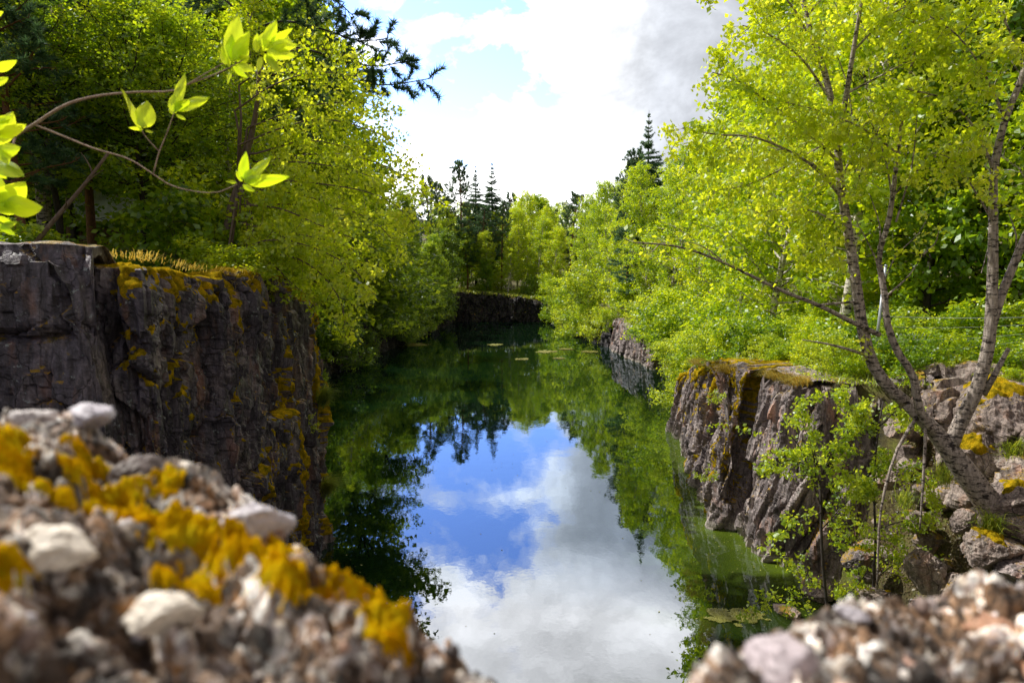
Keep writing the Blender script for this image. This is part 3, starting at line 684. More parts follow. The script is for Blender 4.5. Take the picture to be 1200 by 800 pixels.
def pine(name, seed, H, CR, base=.5, size=.16, nb=34, bark='pine_bark', k=16, w=.07):
    rg = np.random.default_rng(seed); root = empty(name); wood = MB(); nb_ = MB(); C_ = []; D_ = []
    tr = wander((0, 0, -.3), (0, 0, 1), H, 12, rg, .03, .03); wood.tube(tr, np.linspace(H*.013, H*.003, 13), 9, cap=False)
    for i in range(nb):
        kk = (i+rg.random()*.5)/nb; t = base+(.985-base)*kk; p, d = at(tr, t); az = i*2.4+rg.uniform(-.4, .4)
        L = CR*(.35+math.sin(PI*min(1, .25+.7*kk))*.75)*rg.uniform(.6, 1.1); el = rg.uniform(-.1, .35)+.5*kk
        br = wander(p, (math.cos(az)*math.cos(el), math.sin(az)*math.cos(el), math.sin(el)), L, 6, rg, .16, .05); pl = []; tp = []
        grow(wood, pl, br, H*.0035, rg, 8, L*.42, 1, .01, t0=.35, droop=.10, twigpts=tp)
        for sub, dd in tp:
            for t_ in np.linspace(.3, 1, 5):
                q, e = at(sub, min(t_, .999)); C_.append(q); D_.append(unit(e+np.array([0, 0, .35])))
    needles(nb_, C_, D_, size, rg, k, w, .9)
    tk = wood.build('trunk', M[bark], root); cr = nb_.build('crown', M['pine_needle'], root); root['H'] = float(np.array(C_)[:, 2].max()); return reg(root, tk, cr)

PROTO = {
 'birch': [decid('birch_tree', 201, 15, 2.7, .16, 58, 11, 33, .175, 'birch_leaf', 'birch_bark', 'oval', spread=.13),
           decid('birch_tree', 202, 14, 3.1, .12, 62, 11, 32, .17, 'birch_leaf', 'birch_bark', 'round', spread=.13, droop=-.14),
           decid('birch_tree', 203, 16, 2.4, .2, 54, 11, 34, .165, 'birch_leaf', 'birch_bark', 'cone', spread=.12, droop=-.14)],
 'aspen': [decid('aspen_tree', 211, 11, 3.0, .10, 60, 12, 34, .18, 'broad_leaf', 'dark_bark', 'round', spread=.13),
           decid('aspen_tree', 212, 12, 2.5, .10, 58, 12, 34, .18, 'broad_leaf', 'dark_bark', 'oval', spread=.16)],
 'dark': [decid('alder_tree', 221, 12, 3.3, .12, 56, 12, 34, .19, 'dark_leaf', 'dark_bark', 'round', spread=.14),
          decid('alder_tree', 222, 11, 2.8, .2, 50, 11, 34, .19, 'dark_leaf', 'dark_bark', 'wide', spread=.14)],
 'high': [decid('alder_tree', 224, 12, 3.2, .40, 44, 11, 34, .14, 'dark_leaf', 'dark_bark', 'round', spread=.13),
          decid('alder_tree', 225, 13, 2.9, .46, 42, 11, 34, .13, 'broad_leaf', 'dark_bark', 'oval', spread=.13)],
 'bush': [decid('bush', 231, 2.6, 1.5, .04, 38, 7, 26, .115, 'bush_leaf', 'twig', 'round', stems=4, spread=.10, trunk_r=.03, sublen=.4),
          decid('bush', 232, 3.0, 1.2, .04, 34, 7, 26, .12, 'birch_leaf', 'twig', 'oval', stems=3, spread=.10, trunk_r=.03, sublen=.4),
          decid('bush', 233, 2.2, 1.5, .04, 38, 7, 26, .13, 'broad_leaf', 'twig', 'wide', stems=4, spread=.10, trunk_r=.03, sublen=.4)],
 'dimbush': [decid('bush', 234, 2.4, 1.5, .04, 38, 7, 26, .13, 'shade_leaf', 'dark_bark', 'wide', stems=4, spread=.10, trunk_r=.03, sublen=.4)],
 'spruce': [spruce('spruce_tree', 241, 20, 3.4), spruce('spruce_tree', 242, 18, 3.0)],
 'pine': [pine('pine_tree', 251, 17, 2.9, .35, .34, 50, k=22, w=.12), pine('pine_tree', 252, 19, 2.6, .45, .34, 46, k=22, w=.12)],
}
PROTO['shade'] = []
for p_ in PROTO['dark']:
    r_ = dup(p_); r_['H'] = p_['H']; cr_ = [c_ for c_ in kids(r_) if c_.name.startswith('crown')][0]; cr_.data = cr_.data.copy(); cr_.data.materials[0] = M['shade_leaf']; PROTO['shade'].append(r_)  # same alders recoloured, their shade put into the leaf colour
for ps in PROTO.values():
    for p in ps: p['fresh'] = 1
rp = np.random.default_rng(77)
LABN = {}
def plant(kind, px, Y, top, label, cat, group=None, v=None, wid=1.0, x=None, z=None):
    """a tree of a kind whose crown reaches picture height `top`; the first of each prototype moves the prototype itself"""
    if x is None: x = float(P(px, 330, Y)[0])
    g = gz(x, Y) if z is None else z
    if g < -1: g = float(plateau(x, Y))
    zt = float(P(px, top, Y)[2]); ps = PROTO[kind]; p = ps[int(rp.integers(len(ps))) if v is None else v]
    s = max(.12, (zt-g)/p['H']); o = p if p['fresh'] else dup(p)
    if p['fresh']: p['fresh'] = 0
    o.location = (x, Y, g-.1); w = s**.75*wid*rp.uniform(.9, 1.12); o.scale = (w, w, s); o.rotation_euler = (0, 0, rp.uniform(0, 6.28))
    tag(o, label, cat, group); return o

GR = 'bright birches crowding the right bank'
# ---- right bank, near to far
for (px, Y, top, k, v) in [(1250, 17, -300, 'birch', 1), (1175, 19, -250, 'aspen', 0), (1085, 20, -60, 'aspen', 1), (985, 21, -200, 'birch', 0), (1330, 22, -300, 'aspen', 0), (905, 25, -20, 'birch', 1), (1120, 26, -250, 'birch', 2), (1040, 27, -140, 'birch', 0),
                     (1230, 27, -300, 'birch', 2), (955, 29, -60, 'birch', 1), (868, 32, 62, 'birch', 0), (1000, 34, 40, 'birch', 2), (1160, 34, -120, 'birch', 0), (915, 36, 10, 'birch', 1),
                     (848, 41, 105, 'birch', 2), (895, 45, 80, 'birch', 1), (815, 47, 135, 'birch', 0), (960, 46, 60, 'birch', 0)]:
    plant(k, px, Y, top, {'birch': 'tall lime-green birch in the sunlit row above the right bank, behind the leaning birch', 'aspen': 'mid-green bushy tree behind the wire fence on the right bank'}[k], 'tree',
          {'birch': 'sunlit birches above the right bank', 'aspen': 'bushy trees behind the fence'}[k], v)
for (px, Y, top, v) in [(785, 52, 168, 1), (835, 54, 140, 0), (762, 60, 185, 0), (800, 62, 160, 2), (735, 68, 178, 1), (870, 60, 110, 2), (715, 78, 205, 0), (752, 76, 190, 2), (695, 88, 222, 1), (720, 92, 205, 0), (780, 80, 185, 1)]:
    plant('birch', px, Y, top, 'smaller sunlit birch far along the right bank beyond the pale rock face', 'tree', 'far birches on the right bank', v)
plant('spruce', 757, 64, 128, 'pointed dark spruce rising above the right-bank birches beside the grey cloud', 'spruce', v=0, wid=1.25)
plant('pine', 668, 104, 226, 'dark pine leaning out over the birches right of the far cliff', 'pine', v=0)
plant('pine', 735, 66, 172, 'slim dark green pine just left of the pointed spruce on the right bank', 'pine', v=1, wid=.8)
for (px, Y, top, v) in [(1043, 24, -260, 1), (1092, 25, -240, 1), (1150, 30, -260, 0), (1215, 26, -240, 1)]:
    plant('pine', px, Y, top, {1043: 'pine with a reddish trunk behind the fence post', 1092: 'dark-trunked pine seen between the left and right stems of the leaning birch', 1150: 'dense pine behind the right stems of the leaning birch', 1215: 'pine cut by the right edge of the photo'}[px], 'pine', v=v)
# bushes on the right bank
for (px, Y, top, v, lb) in [(690, 72, 306, 0, 'large round light-green bush overhanging the pond before the pale rock face'), (650, 90, 318, 1, 'yellow-green bush at the far right corner of the pond'),
        (672, 80, 330, 2, 'mid-green bush squeezed left of the large round bush'), (735, 62, 320, 1, 'pale bush on top of the farther bright rock face')]:
    plant('bush', px, Y, top, lb, 'bush', v=v, wid=1.3)
for (px, Y, top, v) in [(775, 46, 330, 0), (800, 42, 325, 1), (768, 50, 350, 1), (790, 38, 350, 2), (815, 36, 345, 0), (840, 33, 340, 1), (765, 44, 372, 0), (782, 40, 380, 1), (790, 34, 392, 0), (822, 31, 375, 0), (775, 36, 405, 0), (860, 31, 350, 2), (890, 33, 340, 1), (930, 30, 340, 0), (810, 32, 400, 2)]:
    plant('bush', px, Y, top, 'leafy yellow-green bush spilling over the low bank between the two bright rock faces', 'bush', 'bushes between the bright rock faces', v, wid=1.35)
for (px, Y, top, v) in [(905, 20.5, 385, 0), (940, 19.5, 392, 0)]:
    plant('bush', px, Y, top, {905: 'greyish-green rounded bush on top of the block above the dark cleft', 940: 'greyish-green bush with fine leaves right of the one above the dark cleft'}[px], 'bush', v=v, wid=1.1)
for (px, Y, top, v) in [(995, 20, 372, 1), (1045, 19, 395, 2), (1100, 19, 385, 1), (1150, 18.5, 392, 0), (1195, 18, 385, 2), (1075, 22, 350, 2), (1125, 23, 340, 1), (1180, 22, 345, 2), (1010, 23, 350, 0), (1240, 17, 360, 0), (960, 24, 350, 2), (1060, 26, 320, 1), (1150, 27, 300, 2), (1220, 24, 310, 1)]:
    plant('bush', px, Y, top, 'green undergrowth bush among the trunks behind the leaning birch and the fence', 'bush', 'undergrowth bushes behind the fence', v, wid=1.3)
for (px, Y, h, v) in [(985, 16.6, 1.3, 0), (1030, 16.2, 1.1, 1), (1070, 16.0, 1.3, 2), (1110, 15.8, 1.0, 0), (1150, 15.6, 1.3, 1), (1190, 15.3, 1.2, 2), (960, 18.2, 1.5, 1), (1010, 18.0, 1.7, 2), (1060, 17.8, 1.8, 0), (1120, 17.4, 1.6, 1), (1165, 17.0, 1.8, 2), (1205, 16.6, 1.8, 0), (1085, 17, 1.5, 1), (1000, 15.9, .8, 1), (1220, 14.6, 1.2, 0), (1180, 14.4, .8, 1), (840, 24, 1.6, 0), (860, 22.5, 1.5, 1), (880, 21.6, 1.6, 2), (855, 26, 1.8, 1), (880, 24.5, 1.9, 0), (830, 28, 1.7, 2), (905, 23, 1.7, 1), (935, 22, 1.8, 0), (925, 19.5, .8, 2), (965, 21, 1.8, 1), (815, 30, 1.5, 1), (845, 29.5, 2.0, 0)]:
    o = plant('bush', px, Y, 0, 'low bright shrub on the rim of the right bank between grass and trees', 'bush', 'low shrubs on the right rim', v); s = h/o['H']; o.scale = (s*1.25, s*1.25, s)
# ---- far end
for (px, Y, top, v, lb) in [(558, 112, 193, 1, 'narrow dark spruce, left of the two tall ones above the far cliff'), (577, 110, 188, 0, 'tallest dark spruce standing above the middle of the far cliff')]:
    plant('spruce', px, Y, top, lb, 'spruce', v=v, wid=1.35)
for (px, Y, top, v) in [(541, 108, 186, 1), (523, 104, 212, 0), (602, 124, 225, 1), (566, 103, 240, 0), (548, 100, 255, 0), (588, 102, 235, 1), (505, 98, 205, 1)]:
    plant('pine', px, Y, top, 'slender pine with a bare trunk on the ledge above the far cliff', 'pine', 'pines above the far cliff', v, wid=.95)
for (px, Y, top, k, v) in [(620, 112, 218, 'birch', 1), (640, 118, 224, 'aspen', 0), (607, 108, 240, 'birch', 0), (650, 122, 230, 'birch', 2), (595, 100, 262, 'birch', 2), (628, 103, 250, 'birch', 0), (570, 99, 300, 'aspen', 1), (535, 101, 270, 'aspen', 0), (645, 98, 262, 'birch', 0), (612, 118, 232, 'birch', 0), (555, 106, 262, 'birch', 2), (665, 112, 236, 'birch', 1), (530, 106, 228, 'birch', 2), (546, 112, 232, 'birch', 0), (566, 116, 238, 'birch', 2), (584, 110, 244, 'birch', 0), (600, 104, 252, 'birch', 2), (636, 106, 240, 'birch', 2), (515, 100, 235, 'birch', 0), (574, 101, 268, 'birch', 0)]:
    plant(k, px, Y, top, {'birch': 'soft green birch in the wood behind the far cliff', 'aspen': 'low round-crowned tree in the wood behind the far cliff'}[k], 'tree', {'birch': 'birches behind the far cliff', 'aspen': 'round trees behind the far cliff'}[k], v)
for (px, Y, top, v) in [(560, 100.5, 330, 0), (612, 101, 332, 0), (640, 97, 325, 1), (655, 94, 335, 2), (525, 96, 325, 2), (630, 100, 320, 2), (580, 102, 320, 0)]:
    plant('bush', px, Y, top, 'small bush on the grassy top of the far cliff', 'bush', 'bushes on the far cliff', v, wid=1.2)
# ---- left bank
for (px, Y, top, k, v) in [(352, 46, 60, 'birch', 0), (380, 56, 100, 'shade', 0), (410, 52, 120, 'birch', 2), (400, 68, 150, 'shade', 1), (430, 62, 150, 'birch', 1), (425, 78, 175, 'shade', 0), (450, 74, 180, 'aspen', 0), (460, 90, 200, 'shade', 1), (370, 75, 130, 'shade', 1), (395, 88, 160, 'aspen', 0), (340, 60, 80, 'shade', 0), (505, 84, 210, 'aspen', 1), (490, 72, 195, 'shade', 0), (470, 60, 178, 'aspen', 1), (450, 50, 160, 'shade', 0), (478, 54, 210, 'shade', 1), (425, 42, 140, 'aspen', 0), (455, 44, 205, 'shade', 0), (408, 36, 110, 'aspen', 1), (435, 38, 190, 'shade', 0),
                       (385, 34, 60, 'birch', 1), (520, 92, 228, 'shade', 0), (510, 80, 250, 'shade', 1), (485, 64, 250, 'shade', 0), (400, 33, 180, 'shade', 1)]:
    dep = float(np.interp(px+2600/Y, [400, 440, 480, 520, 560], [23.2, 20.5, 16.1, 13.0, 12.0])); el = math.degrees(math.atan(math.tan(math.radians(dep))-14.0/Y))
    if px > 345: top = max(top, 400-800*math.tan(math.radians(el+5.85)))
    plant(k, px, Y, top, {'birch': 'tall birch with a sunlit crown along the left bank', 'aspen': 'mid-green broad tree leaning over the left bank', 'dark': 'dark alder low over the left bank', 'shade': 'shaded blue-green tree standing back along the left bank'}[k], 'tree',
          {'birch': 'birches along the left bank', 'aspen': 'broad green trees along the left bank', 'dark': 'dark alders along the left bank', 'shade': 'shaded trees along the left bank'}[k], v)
for (px, Y, top, k, v) in [(330, 27, -30, 'dark', 0), (305, 26, -60, 'dark', 0), (265, 24, -60, 'aspen', 1), (225, 22, -80, 'dark', 0), (180, 24, -80, 'aspen', 0), (90, 25, -60, 'dark', 1), (40, 20, -60, 'aspen', 0), (-30, 20, -50, 'dark', 1), (78, 15.5, -30, 'high', 1), (172, 16.5, -20, 'high', 0), (215, 17, 0, 'high', 1), (10, 15, -20, 'high', 0), (180, 19, -20, 'high', 1), (92, 19, -30, 'high', 0), (255, 18, -30, 'birch', 2),
                       (372, 31, 20, 'aspen', 0), (345, 35, 10, 'aspen', 1), (200, 31, -60, 'dark', 0), (110, 32, -60, 'dark', 1), (20, 30, -80, 'dark', 0), (-60, 28, -80, 'dark', 1)]:
    plant(k, px, Y, top, {'birch': 'slim birch in the shaded wood behind the twig with big leaves', 'high': 'high-crowned tree with a bare dark trunk standing above the left cliff', 'dark': 'dense shaded green tree in the wood above the mossy left cliff', 'aspen': 'mid-green tree with sunlit gaps in the wood above the left cliff'}[k], 'tree', 'shaded trees above the left cliff' if k == 'dark' else {'aspen': 'mid-green trees above the left cliff', 'high': 'high-crowned trees above the left cliff'}.get(k), v, wid=1.15)
for (px, Y, top, v, lb) in [(22, 13.5, -60, 0, 'thick dark pine trunk at the left edge above the near cliff'), (112, 17, -50, 1, 'thin dark-stemmed pine in the middle of the left wood'),
                        (245, 22, -60, 0, 'dark pine before the shaded wood, left of the tall overhanging pine')]:
    plant('pine', px, Y, top, lb, 'pine', v=v, wid=1.1)
for (px, Y, top, k, v) in [(235, 16, 205, 'bush', 2), (285, 16, 190, 'bush', 1), (15, 13, 245, 'bush', 2), (330, 19, 180, 'bush', 0), (270, 13.6, 270, 'bush', 1), (195, 18, 225, 'bush', 2), (160, 26, 235, 'bush', 2), (70, 26, 215, 'bush', 2), (-30, 14, 230, 'bush', 2)]:
    plant(k, px, Y, top, 'leafy undergrowth bush along the top of the mossy left cliff', 'bush', 'undergrowth on the left cliff', v, wid=1.25)
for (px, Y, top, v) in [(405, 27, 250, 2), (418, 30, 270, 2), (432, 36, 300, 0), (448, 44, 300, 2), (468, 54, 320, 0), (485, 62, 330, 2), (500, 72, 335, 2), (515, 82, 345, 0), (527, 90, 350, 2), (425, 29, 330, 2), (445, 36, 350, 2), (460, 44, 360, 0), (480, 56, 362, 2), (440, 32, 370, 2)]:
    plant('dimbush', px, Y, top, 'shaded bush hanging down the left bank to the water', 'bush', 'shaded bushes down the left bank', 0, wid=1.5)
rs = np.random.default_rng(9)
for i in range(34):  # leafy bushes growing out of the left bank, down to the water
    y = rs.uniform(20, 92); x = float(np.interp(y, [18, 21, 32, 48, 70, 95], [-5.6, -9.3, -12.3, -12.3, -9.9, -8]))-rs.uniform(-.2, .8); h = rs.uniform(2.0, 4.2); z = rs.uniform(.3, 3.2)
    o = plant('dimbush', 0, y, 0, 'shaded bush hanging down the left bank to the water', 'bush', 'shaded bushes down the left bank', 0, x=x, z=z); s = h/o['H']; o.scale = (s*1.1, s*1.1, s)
for (x, y, z, h, v) in [(11.3, 46.5, .6, 3.6, 0), (11.6, 44.2, .2, 3.4, 1), (11.4, 42, .3, 3.8, 0), (11.0, 40, .3, 3.6, 1), (10.7, 38, .1, 3.4, 0), (10.3, 36, .3, 3.8, 1), (9.9, 34.3, .2, 3.4, 0), (9.2, 32.8, .3, 3.0, 1), (8.2, 31.9, .4, 2.6, 0), (10.9, 35, 1.2, 3.8, 1), (9.6, 31.4, 1.6, 2.8, 2), (8.4, 30.6, 2.2, 1.6, 1), (11.9, 41, 1.6, 4.2, 2), (11.4, 38, 1.8, 4, 0), (8.9, 62, 1.9, 2.2, 1), (9.9, 52, 2.6, 2.0, 0), (10.4, 50.5, 2.4, 2.2, 1), (8.3, 67, .4, 3.4, 0), (7.6, 73, .3, 3.6, 2), (7.0, 79, .3, 3.8, 0), (6.4, 86, .3, 3.8, 1), (5.9, 92, .4, 3.4, 2), (7.9, 70, 1.0, 3.4, 1)]:
    far = y > 60; o = plant('bush', 0, y, 0, 'bush overhanging the water along the far right bank' if far else 'leafy yellow-green bush spilling over the low bank between the two bright rock faces', 'bush', 'bushes along the far right bank' if far else 'bushes between the bright rock faces', v, x=x, z=z); s = h/o['H']; o.scale = (s*1.1, s*1.1, s)
# background wood on both slopes
rb = np.random.default_rng(5)
for i in range(70):
    sd_ = -1 if i % 2 else 1; x = sd_*rb.uniform(17, 46); y = rb.uniform(18, 118); k = ['dark', 'aspen', 'pine', 'spruce', 'dark'][int(rb.integers(5))] if sd_ < 0 else ['birch', 'aspen', 'pine', 'birch', 'spruce'][int(rb.integers(5))]
    g = gz(x, y); h = rb.uniform(9, 14); d = P(600, 330, y); o = plant(k, 0, y, 0, 'tree in the deep wood behind the %s bank' % ('left' if sd_ < 0 else 'right'), 'tree', 'deep wood behind the %s bank' % ('left' if sd_ < 0 else 'right'), x=x, z=g)
    s = h/o['H']; o.scale = (s, s, s)
for i in range(34):
    x = rb.uniform(-42, 42); y = rb.uniform(122, 150); k = ['birch', 'pine', 'spruce', 'aspen'][int(rb.integers(4))]
    o = plant(k, 0, y, 0, 'tree in the deep wood behind the far cliff', 'tree', 'deep wood behind the far cliff', x=x, z=gz(x, y)); s = rb.uniform(11, 15)/o['H']; o.scale = (s, s, s)
for ps in PROTO.values():
    for p in ps:
        for o in [p]:
            if p['fresh']: print('UNUSED', p.name)

# ------------------------------------------------------------------ special trees with their own limbs
def paths(spec): return np.array([P(*s) for s in spec])
def smooth_path(p, n=14):
    p = np.asarray(p, float); k = len(p); s = np.concatenate([[0], np.cumsum(np.linalg.norm(np.diff(p, axis=0), axis=1))]); S = np.linspace(0, s[-1], n); out = []
    pad = np.vstack([2*p[0]-p[1], p, 2*p[-1]-p[-2]])
    for v in S:
        i = min(int(np.searchsorted(s, v, 'right'))-1, k-2); t = (v-s[i])/(s[i+1]-s[i]+1e-9); a, b, c, d = pad[i], pad[i+1], pad[i+2], pad[i+3]
        out.append(.5*((2*b)+(-a+c)*t+(2*a-5*b+4*c-d)*t*t+(-a+3*b-3*c+d)*t**3))
    return np.array(out)
def finish(root, wood, pts, rg, size, leafm, bark, up=.4, aspect=.7, origin=None, extra=None):
    o = -np.array(root.location); tk = wood.build('trunk', M[bark], root); me = tk.data
    me.transform(__import__('mathutils').Matrix.Translation(tuple(o)))
    c = np.concatenate([a for a, _ in pts]); cl = np.concatenate([b for _, b in pts]); lb = MB(); leaves(lb, c+o, size, rg, up, aspect, cl=cl); lb.build('crown', M[leafm], root)

# leaning many-stemmed birch on the right
rg = np.random.default_rng(31)
b0 = P(1172, 612, 11.0); bt = empty('birch_tree', b0); tag(bt, 'many-stemmed leaning birch with peeling white bark rooted in the rocks at the right', 'birch')
wd = MB(); pts = []
foot = smooth_path(paths([(1188, 650, 10.95), (1172, 612, 11), (1150, 578, 11), (1118, 535, 11.05), (1095, 505, 11.1), (1060, 470, 11.2)]), 14)
wd.tube(foot, np.interp(np.linspace(0, 1, 14), [0, .2, .5, .8, 1], [.30, .22, .19, .13, .10]), 14)
stemA = smooth_path(paths([(1062, 472, 11.2), (1038, 450, 11.2), (1020, 420, 11.2), (1010, 380, 11.2), (1003, 330, 11.2), (992, 260, 11.3), (983, 200, 11.4), (980, 150, 11.5), (965, 80, 11.6), (945, 20, 11.8), (930, -60, 12), (915, -160, 12.2)]), 34)
wd.tube(stemA, np.interp(np.linspace(0, 1, 34), [0, .15, .5, 1], [.105, .09, .058, .018]), 12)
stemA2 = smooth_path(paths([(981, 170, 11.45), (992, 110, 11.4), (1000, 60, 11.3), (1010, 0, 11.2), (1025, -90, 11.1)]), 14); wd.tube(stemA2, np.linspace(.05, .015, 14), 8)
stemB = smooth_path(paths([(1100, 512, 11.1), (1085, 495, 10.95), (1075, 470, 10.9), (1070, 440, 10.9), (1052, 412, 10.9), (1040, 380, 10.9), (1036, 340, 10.9), (1030, 300, 11), (1040, 265, 11), (1046, 230, 11), (1052, 180, 11.1), (1060, 120, 11.1), (1075, 40, 11.2), (1085, -60, 11.3)]), 34)
wd.tube(stemB, np.interp(np.linspace(0, 1, 34), [0, .3, .6, 1], [.07, .052, .033, .011]), 10)
stemC = smooth_path(paths([(1112, 528, 11.05), (1125, 495, 11), (1143, 460, 10.9), (1155, 420, 10.85), (1160, 390, 10.8), (1163, 330, 10.8), (1164, 260, 10.8), (1165, 200, 10.8), (1178, 140, 10.75), (1198, 90, 10.7), (1215, 20, 10.7), (1225, -80, 10.6)]), 34)
wd.tube(stemC, np.interp(np.linspace(0, 1, 34), [0, .2, .5, 1], [.12, .095, .065, .025]), 12)
stemD = smooth_path(paths([(1160, 392, 10.8), (1172, 350, 10.8), (1188, 310, 10.75), (1200, 280, 10.7), (1225, 230, 10.6), (1250, 140, 10.5), (1270, 20, 10.4)]), 16); wd.tube(stemD, np.linspace(.07, .025, 16), 10)
stub = paths([(1152, 462, 10.9), (1165, 440, 10.8), (1182, 408, 10.7)]); wd.tube(stub, [.055, .045, .03], 8)
limbE = smooth_path(paths([(1030, 392, 11.2), (1000, 378, 11), (960, 358, 10.8), (915, 340, 10.6), (870, 318, 10.5), (830, 300, 10.4), (790, 288, 10.3), (742, 284, 10.2)]), 22); wd.tube(limbE, np.linspace(.045, .008, 22), 8)
limbE2 = smooth_path(paths([(848, 308, 10.5), (835, 296, 10.4), (815, 285, 10.4), (800, 284, 10.4)]), 6); wd.tube(limbE2, np.linspace(.014, .005, 6), 5)
limbF = smooth_path(paths([(1015, 416, 11.2), (990, 408, 11.1), (965, 402, 11), (940, 398, 10.9)]), 8); wd.tube(limbF, np.linspace(.03, .008, 8), 6)
limbG = smooth_path(paths([(960, 357, 10.8), (985, 355, 10.9), (1008, 353, 11.15)]), 6); wd.tube(limbG, np.linspace(.018, .02, 6), 6)
def tw(path, r, nsub, sl, per, **k): grow(wd, pts, path, r, rg, nsub, sl, per, .07, **k)
# long upper limbs reaching left over the pond and right, with hanging twigs
LIMB = [([(988, 235, 11.35), (960, 200, 11.1), (920, 175, 10.8), (880, 160, 10.6), (840, 158, 10.4), (800, 150, 10.3)], .03, 26, .75, 60),
        ([(983, 190, 11.4), (940, 150, 11.2), (900, 120, 11), (865, 95, 10.9), (835, 85, 10.8)], .028, 22, .8, 60),
        ([(975, 120, 11.5), (940, 70, 11.4), (900, 40, 11.2), (870, 30, 11.1)], .025, 18, .75, 60),
        ([(960, 70, 11.6), (930, 10, 11.4), (900, -20, 11.2), (860, -40, 11), (820, -30, 10.8), (815, -5, 10.7)], .022, 18, .5, 46),
        ([(1000, 60, 11.3), (1040, 20, 11.1), (1080, 0, 11)], .02, 16, .7, 55),
        ([(992, 110, 11.4), (1030, 90, 11.2), (1070, 70, 11), (1110, 60, 10.9)], .02, 18, .8, 55),
        ([(990, 240, 11.3), (1010, 200, 11), (1030, 150, 10.8), (1050, 110, 10.7)], .02, 16, .7, 50),
        ([(1046, 230, 11), (1075, 200, 10.8), (1110, 175, 10.7), (1140, 165, 10.6)], .02, 14, .6, 45),
        ([(1052, 180, 11.1), (1010, 150, 10.9), (960, 130, 10.7), (920, 120, 10.6)], .02, 20, .75, 55),
        ([(1164, 200, 10.8), (1150, 165, 10.75), (1130, 135, 10.7), (1105, 115, 10.65), (1055, 103, 10.6)], .028, 18, .6, 40),
        ([(1164, 260, 10.8), (1140, 220, 10.6), (1120, 190, 10.5), (1100, 180, 10.4)], .02, 10, .5, 34),
        ([(1178, 140, 10.75), (1150, 80, 10.6), (1120, 40, 10.5), (1090, 20, 10.4)], .024, 18, .7, 50),
        ([(1200, 85, 10.7), (1180, 30, 10.7), (1150, -10, 10.6), (1110, -20, 10.5)], .02, 14, .7, 50),
        ([(990, 270, 11.3), (960, 250, 11.1), (925, 245, 10.9), (885, 250, 10.8)], .02, 18, .6, 44),
        ([(1000, 310, 11.2), (970, 300, 11), (940, 298, 10.8)], .014, 10, .4, 30),
        ([(985, 215, 11.35), (1000, 165, 11.6), (990, 90, 11.9), (960, 20, 12.1)], .02, 16, .8, 50),
        ([(1036, 330, 10.9), (1050, 300, 10.8), (1075, 275, 10.7), (1090, 250, 10.6)], .012, 6, .4, 14),
        ([(980, 160, 11.5), (930, 190, 11.7), (880, 215, 11.9), (830, 225, 12)], .02, 20, .7, 50),
        ([(945, 20, 11.8), (990, -30, 11.8), (1040, -60, 11.7)], .02, 14, .8, 50),
        ([(1075, 40, 11.2), (1060, 0, 11), (1020, -30, 10.8)], .02, 14, .7, 50)]
for (sp, r, ns, sl, per) in LIMB: tw(smooth_path(paths(sp), 12), r, int(ns*1.2), sl, int(per*.95), t0=.15, droop=-.16)
tw(limbE, .04, 10, .3, 12, t0=.5, droop=-.05)
tw(stemA[:16], .01, 10, .25, 12, droop=-.05, t0=.2)
for (a, bq) in [((1050, 260), (1075, 130)), ((1046, 235), (1015, 130)), ((1035, 350), (1080, 300)), ((1080, 300), (1100, 270)), ((1030, 300), (1020, 230)), ((1035, 345), (1005, 262)), ((1164, 215), (1150, 320)), ((1188, 305), (1182, 250))]:
    p = smooth_path(paths([(a[0], a[1], 10.95), ((a[0]+bq[0])/2+6, (a[1]+bq[1])/2, 10.9), (bq[0], bq[1], 10.8)]), 7); wd.tube(p, np.linspace(.018, .006, 7), 5, cap=False)
for (sp) in [[(1075, 488, 11.1), (1050, 530, 10.9), (1032, 600, 10.8), (1028, 690, 10.8)], [(1085, 500, 11), (1082, 560, 10.9), (1078, 620, 10.9)]]:
    pp = smooth_path(paths(sp), 10); wd.tube(pp, np.linspace(.028, .014, 10), 6)
for a in range(6):  # roots gripping the stones
    an = a*1.05; wd.tube(wander(b0+np.array([0, 0, -.15]), (math.cos(an), math.sin(an), -.45), .9, 5, rg, .2, -.1), np.linspace(.12, .03, 6), 7)
finish(bt, wd, pts, rg, .080, 'birch_leaf_near', 'old_birch_bark', up=.0, aspect=.75)

